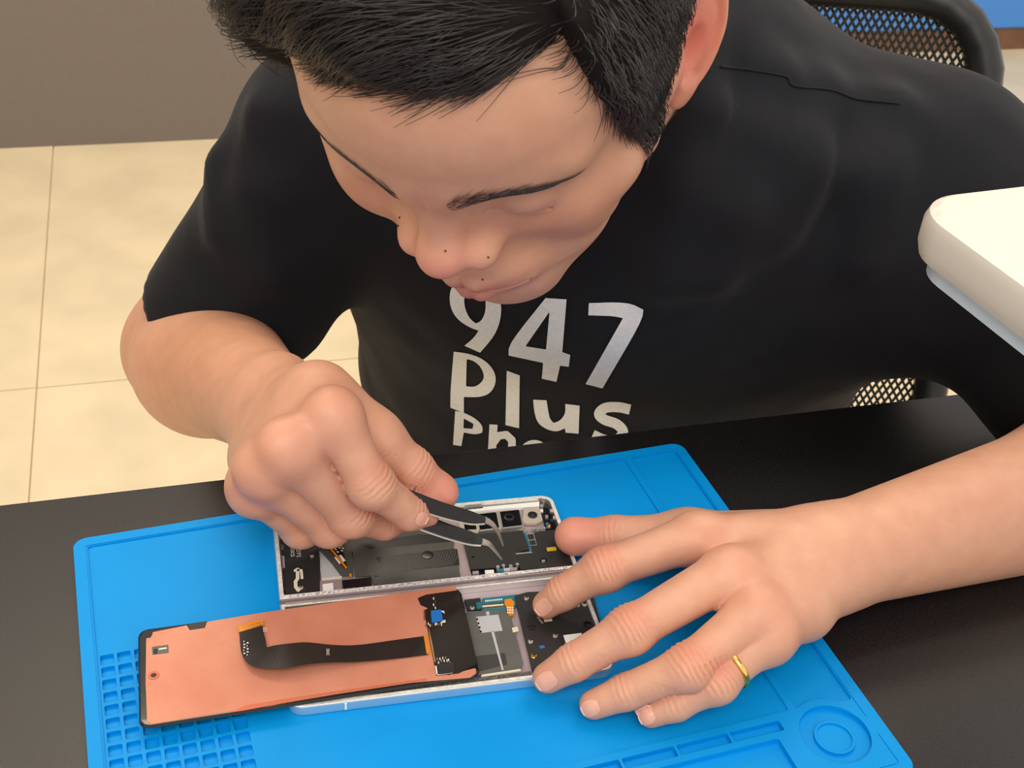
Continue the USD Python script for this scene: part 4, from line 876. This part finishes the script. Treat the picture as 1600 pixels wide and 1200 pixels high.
for s in range(1, n):
    d, top = comb(Q); d = d + wild + clump; g = grad(head_mm, Q, 0.8); g /= np.linalg.norm(g, axis=1, keepdims=True)
    d -= g * np.einsum('ij,ij->i', d, g)[:, None]; d /= np.linalg.norm(d, axis=1, keepdims=True)
    Q = Q + d * (L / n)[:, None]; h = head_mm(Q); want = np.maximum(hthick(Q), 1.5) * np.minimum(lift * (0.80 + 0.4 * s / n), 1.12) + 0.4
    Q = Q + g * (want - h)[:, None] * 0.7; lines.append(Q.copy())
L3 = np.stack(lines, 1); wd = np.linspace(0.00046, 0.00015, n)
K['strand'] = usdkit.material(stage, '/World/Looks/hair_strand', {'p': ('principled_bsdf', {'base_color': (0.020, 0.016, 0.0135), 'roughness': 0.36, 'specular_ior_level': 0.7})}, [], surface='p.BSDF')
curves('strand', fromh(L3.reshape(-1, 3)), np.full(len(L3), n), np.tile(wd, len(L3)), K['strand'], hair)
# eyebrows
for s in (1, -1):
    nb_ = 340; u = rng.uniform(0, 1, nb_); x = 10 + 42 * u; y = 37.5 + 6 * np.sin(u * 2.3) - 5 * u + rng.uniform(-1, 1, nb_) * (5.5 * np.sin(np.pi * np.clip(u + .12, 0, 1) ** .8) + .8); Q = np.stack([s * x, y, np.full(nb_, 100.0)], 1)
    for _ in range(14): Q[:, 2] -= np.clip(head_mm(Q), -8, 8) * 0.8
    lines = [Q.copy()]
    for j in range(4):
        g = grad(head_mm, Q, 0.6); g /= np.linalg.norm(g, axis=1, keepdims=True); d = np.c_[s * (0.45 + 0.55 * u), 0.6 - 0.9 * u, -0.5 * u] + rng.normal(0, 0.15, Q.shape)
        d -= g * np.einsum('ij,ij->i', d, g)[:, None]; d /= np.linalg.norm(d, axis=1, keepdims=True); Q = Q + d * 2.4; Q = Q - g * (head_mm(Q) - 0.5)[:, None]; lines.append(Q.copy())
    Lb = np.stack(lines, 1); curves('eyebrow', fromh(Lb.reshape(-1, 3)), np.full(nb_, 5), np.tile(np.linspace(0.00013, 0.00005, 5), nb_), K['strand'], man, label='dark eyebrow')
# ------------------------------------------------------------------ white lettering on the shirt, seam
def zt(x, y): return 560 + x / 2.963, 420 + y / 2.963
def soft(o):
    o = [np.array(zt(*p)) for p in o]
    for _ in range(2):
        out = []
        for i, p in enumerate(o):
            a, b = o[i - 1], o[(i + 1) % len(o)]; u, w = (p - a), (b - p); c = u @ w / (np.linalg.norm(u) * np.linalg.norm(w) + 1e-9)
            out += [p] if c < 0.6 else [p - u * .25, p + w * .25]
        o = out
    return o
def PG(o, *holes): return Polygon(soft(o), [soft(h) for h in holes]).buffer(0).buffer(-.6).buffer(1.2).buffer(-.6)
GL = [('9', PG([(640, 90), (665, 160), (660, 235), (635, 300), (600, 345), (565, 385), (492, 353), (535, 318), (558, 283), (520, 270), (470, 240), (435, 195), (422, 140), (430, 85), (460, 50), (520, 30), (590, 45)], [(490, 130), (495, 180), (515, 225), (545, 250), (570, 240), (590, 200), (592, 150), (585, 100), (550, 80), (510, 85)])),
      ('4', PG([(868, 132), (965, 138), (945, 382), (982, 395), (975, 450), (935, 445), (918, 520), (850, 505), (856, 432), (697, 398), (697, 345)], [(886, 195), (775, 355), (870, 370)])),
      ('7', PG([(1068, 155), (1250, 150), (1320, 185), (1312, 240), (1130, 550), (1052, 530), (1225, 225), (1180, 215), (1065, 212)])),
      ('P', PG([(443, 380), (520, 390), (590, 420), (635, 475), (638, 530), (610, 575), (560, 592), (490, 590), (490, 665), (428, 640), (428, 560)], [(503, 415), (500, 540), (540, 545), (575, 520), (585, 490), (565, 445), (530, 420)])),
      ('l', PG([(688, 468), (748, 490), (745, 735), (682, 720)])),
      ('u', PG([(810, 602), (872, 605), (885, 690), (905, 710), (935, 700), (960, 665), (958, 622), (1025, 630), (1020, 760), (960, 755), (957, 735), (920, 752), (870, 740), (830, 710), (815, 660)])),
      ('s', LineString([zt(*p) for p in smoothline([(1258, 648, 0), (1205, 637, 0), (1145, 640, 0), (1115, 668, 0), (1140, 695, 0), (1195, 715, 0), (1225, 750, 0), (1200, 785, 0), (1145, 790, 0), (1085, 765, 0)], 4)[:, :2]]).buffer(8.0, cap_style=2)),
      ('P', PG([(450, 655), (490, 662), (545, 690), (578, 725), (575, 755), (545, 765), (490, 755), (478, 818), (440, 812)], [(490, 690), (488, 735), (530, 738), (535, 715)])),
      ('h', LineString([zt(*p) for p in ((627, 718), (622, 800), (618, 890))]).buffer(6.3, cap_style=2).union(LineString([zt(*p) for p in ((628, 800), (650, 770), (685, 765), (712, 790), (712, 890))]).buffer(6))),
      ('o', Point(zt(815, 860)).buffer(24).difference(Point(zt(815, 860)).buffer(12)))]
K['ink'] = mat('white_ink', S(242, 243, 242), 0.75, var=0.08, scale=400, bump=0.2, bscale=1500)
for ch, pg in GL:
    x0, y0, x1, y1 = pg.bounds; V, Fc = [], []
    for gx in np.arange(x0 - 1, x1 + 7, 7):
        for gy in np.arange(y0 - 1, y1 + 7, 7):
            c = pg.intersection(sbox(gx, gy, gx + 7, gy + 7))
            for g in getattr(c, 'geoms', [c]):
                if g.geom_type == 'Polygon' and g.area > .02:
                    v, f = trimesh.creation.triangulate_polygon(g, engine='earcut'); Fc.append(np.asarray(f) + sum(map(len, V))); V.append(np.asarray(v))
    V, Fc = np.vstack(V), np.vstack(Fc); ok = V[:, 1] < 760; P = march(shirt, V); n = normals_of(shirt, P, 0.0015)
    obj('letter', (P + n * 0.0006, Fc[:, ::-1]), K['ink'], tee, normals=n, color=np.ones((len(P), 3)), label=None)
P = march(shirt, smoothline([(1125, 104, 0), (1175, 110, 0), (1228, 120, 0), (1240, 134, 0), (1300, 141, 0), (1340, 155, 0), (1405, 162, 0)], 8)[:, :2]); n = normals_of(shirt, P, .002)
obj('seam', tube(P + n * .0002, 0.0006, 6), K['shirt'], tee, None, True)
# ------------------------------------------------------------------ finger nails, little ring
K['nail'] = mat('finger_nail', S(214, 160, 140), 0.25, spec=0.5); K['nail_tip'] = mat('nail_edge', S(226, 192, 174), 0.3)
def nail(px, ax, l, w, lift=0.0):
    c = march(f_body, [px])[0]; n = normals_of(f_body, c[None], .001)[0]; a = ax / np.linalg.norm(ax)
    a = a - n * (a @ n); a /= np.linalg.norm(a); s = np.cross(n, a); nu, nv = 11, 13; V = []
    for j in range(nv):
        t = j / (nv - 1) * 2 - 1; hw = w / 2 * (1 - abs(t) ** 4.0 * 0.45) * (1.0 if t > -0.6 else 0.93)
        for i in range(nu): V.append(c + a * t * l / 2 + s * hw * (i / (nu - 1) * 2 - 1) + n * .001)
    V = onto(f_body, np.array(V), .0006, 3, .003); N_ = normals_of(f_body, V, .001)
    V = V + N_ * (0.00035 + 0.00025 * np.repeat(np.linspace(-1, 1, nv), nu)[:, None] ** 3)
    F_ = [[j * nu + i, j * nu + i + 1, (j + 1) * nu + i + 1] for j in range(nv - 1) for i in range(nu - 1)] + [[j * nu + i, (j + 1) * nu + i + 1, (j + 1) * nu + i] for j in range(nv - 1) for i in range(nu - 1)]
    F_ = np.array(F_); e = V[0]; 
    if np.cross(V[1] - V[0], V[nu] - V[0]) @ n < 0: F_ = F_[:, ::-1]
    B_ = V - N_ * .0006; k = len(V); rim = [(j * nu, (j + 1) * nu) for j in range(nv - 1)] + [(j * nu + nu - 1, (j + 1) * nu + nu - 1) for j in range(nv - 1)] + [(i, i + 1) for i in range(nu - 1)] + [((nv - 1) * nu + i, (nv - 1) * nu + i + 1) for i in range(nu - 1)]
    F_ = np.vstack([F_] + [[[p, q, q + k], [p, q + k, p + k], [p, q + k, q], [p, p + k, q + k]] for p, q in rim])
    nl = obj('fingernail', trimesh.Trimesh(np.vstack([V, B_]), F_, process=False), K['nail'], man, None, 50)
    q = V.reshape(nv, nu, 3)[-2:, 1:-1]; m_ = N_.reshape(nv, nu, 3)[-2:, 1:-1]; obj('nail_edge', tube(q.mean(0) + m_.mean(0) * .0001, .00028, 6), K['nail_tip'], nl, None, True)
for ch, px, l, w in ((LJ[0], (848, 949), .0105, .0098), (LJ[1], (851, 1066), .0115, .0108), (LJ[2], (920, 1108), .0105, .0100), (LJ[3], (1009, 1122), .0095, .0088), (RJ[0], (660, 812), .0088, .0080)):
    nail(px, ch[3] - ch[2] + A(0, 0, -.002), l, w)
ch = LJ[3]; rc = ch[0] * 0.30 + ch[1] * 0.70; ra = (ch[1] - ch[0]) / np.linalg.norm(ch[1] - ch[0]); u_ = np.cross(ra, A(0, 0, 1)); u_ /= np.linalg.norm(u_); w_ = np.cross(u_, ra)
ra = ra * 0.97 + u_ * 0.12; ra /= np.linalg.norm(ra); u_ -= ra * (u_ @ ra); u_ /= np.linalg.norm(u_); w_ = np.cross(u_, ra); V = []
for k in range(64):
    a_ = k * 2 * math.pi / 64; d_ = math.cos(a_) * u_ + math.sin(a_) * w_; t_ = 0.007
    V.append(rc + d_ * 0.0100)
V = np.array(V); G_ = []
prof = [(math.cos(q) * .0013, max(math.sin(q), -.3) * .0008) for q in np.arange(10) * 2 * math.pi / 10]; v, f = [], []
for k in range(64):
    d_ = V[k] - rc; d_ /= np.linalg.norm(d_); v += [V[k] + ra * p + d_ * q for p, q in prof]
for k in range(64):
    j = (k + 1) % 64
    for q in range(10): p = (q + 1) % 10; f += [[k * 10 + q, k * 10 + p, j * 10 + p], [k * 10 + q, j * 10 + p, j * 10 + q]]
ringm = trimesh.Trimesh(np.array(v), f, process=False)
if ringm.volume < 0: ringm.invert()
tag(obj('finger_ring', ringm, mat('polished_gold', (0.90, 0.62, 0.16), 0.16, metal=1.0), None, None, True), 'plain gold ring worn on the outermost finger of the flat hand', 'ring')
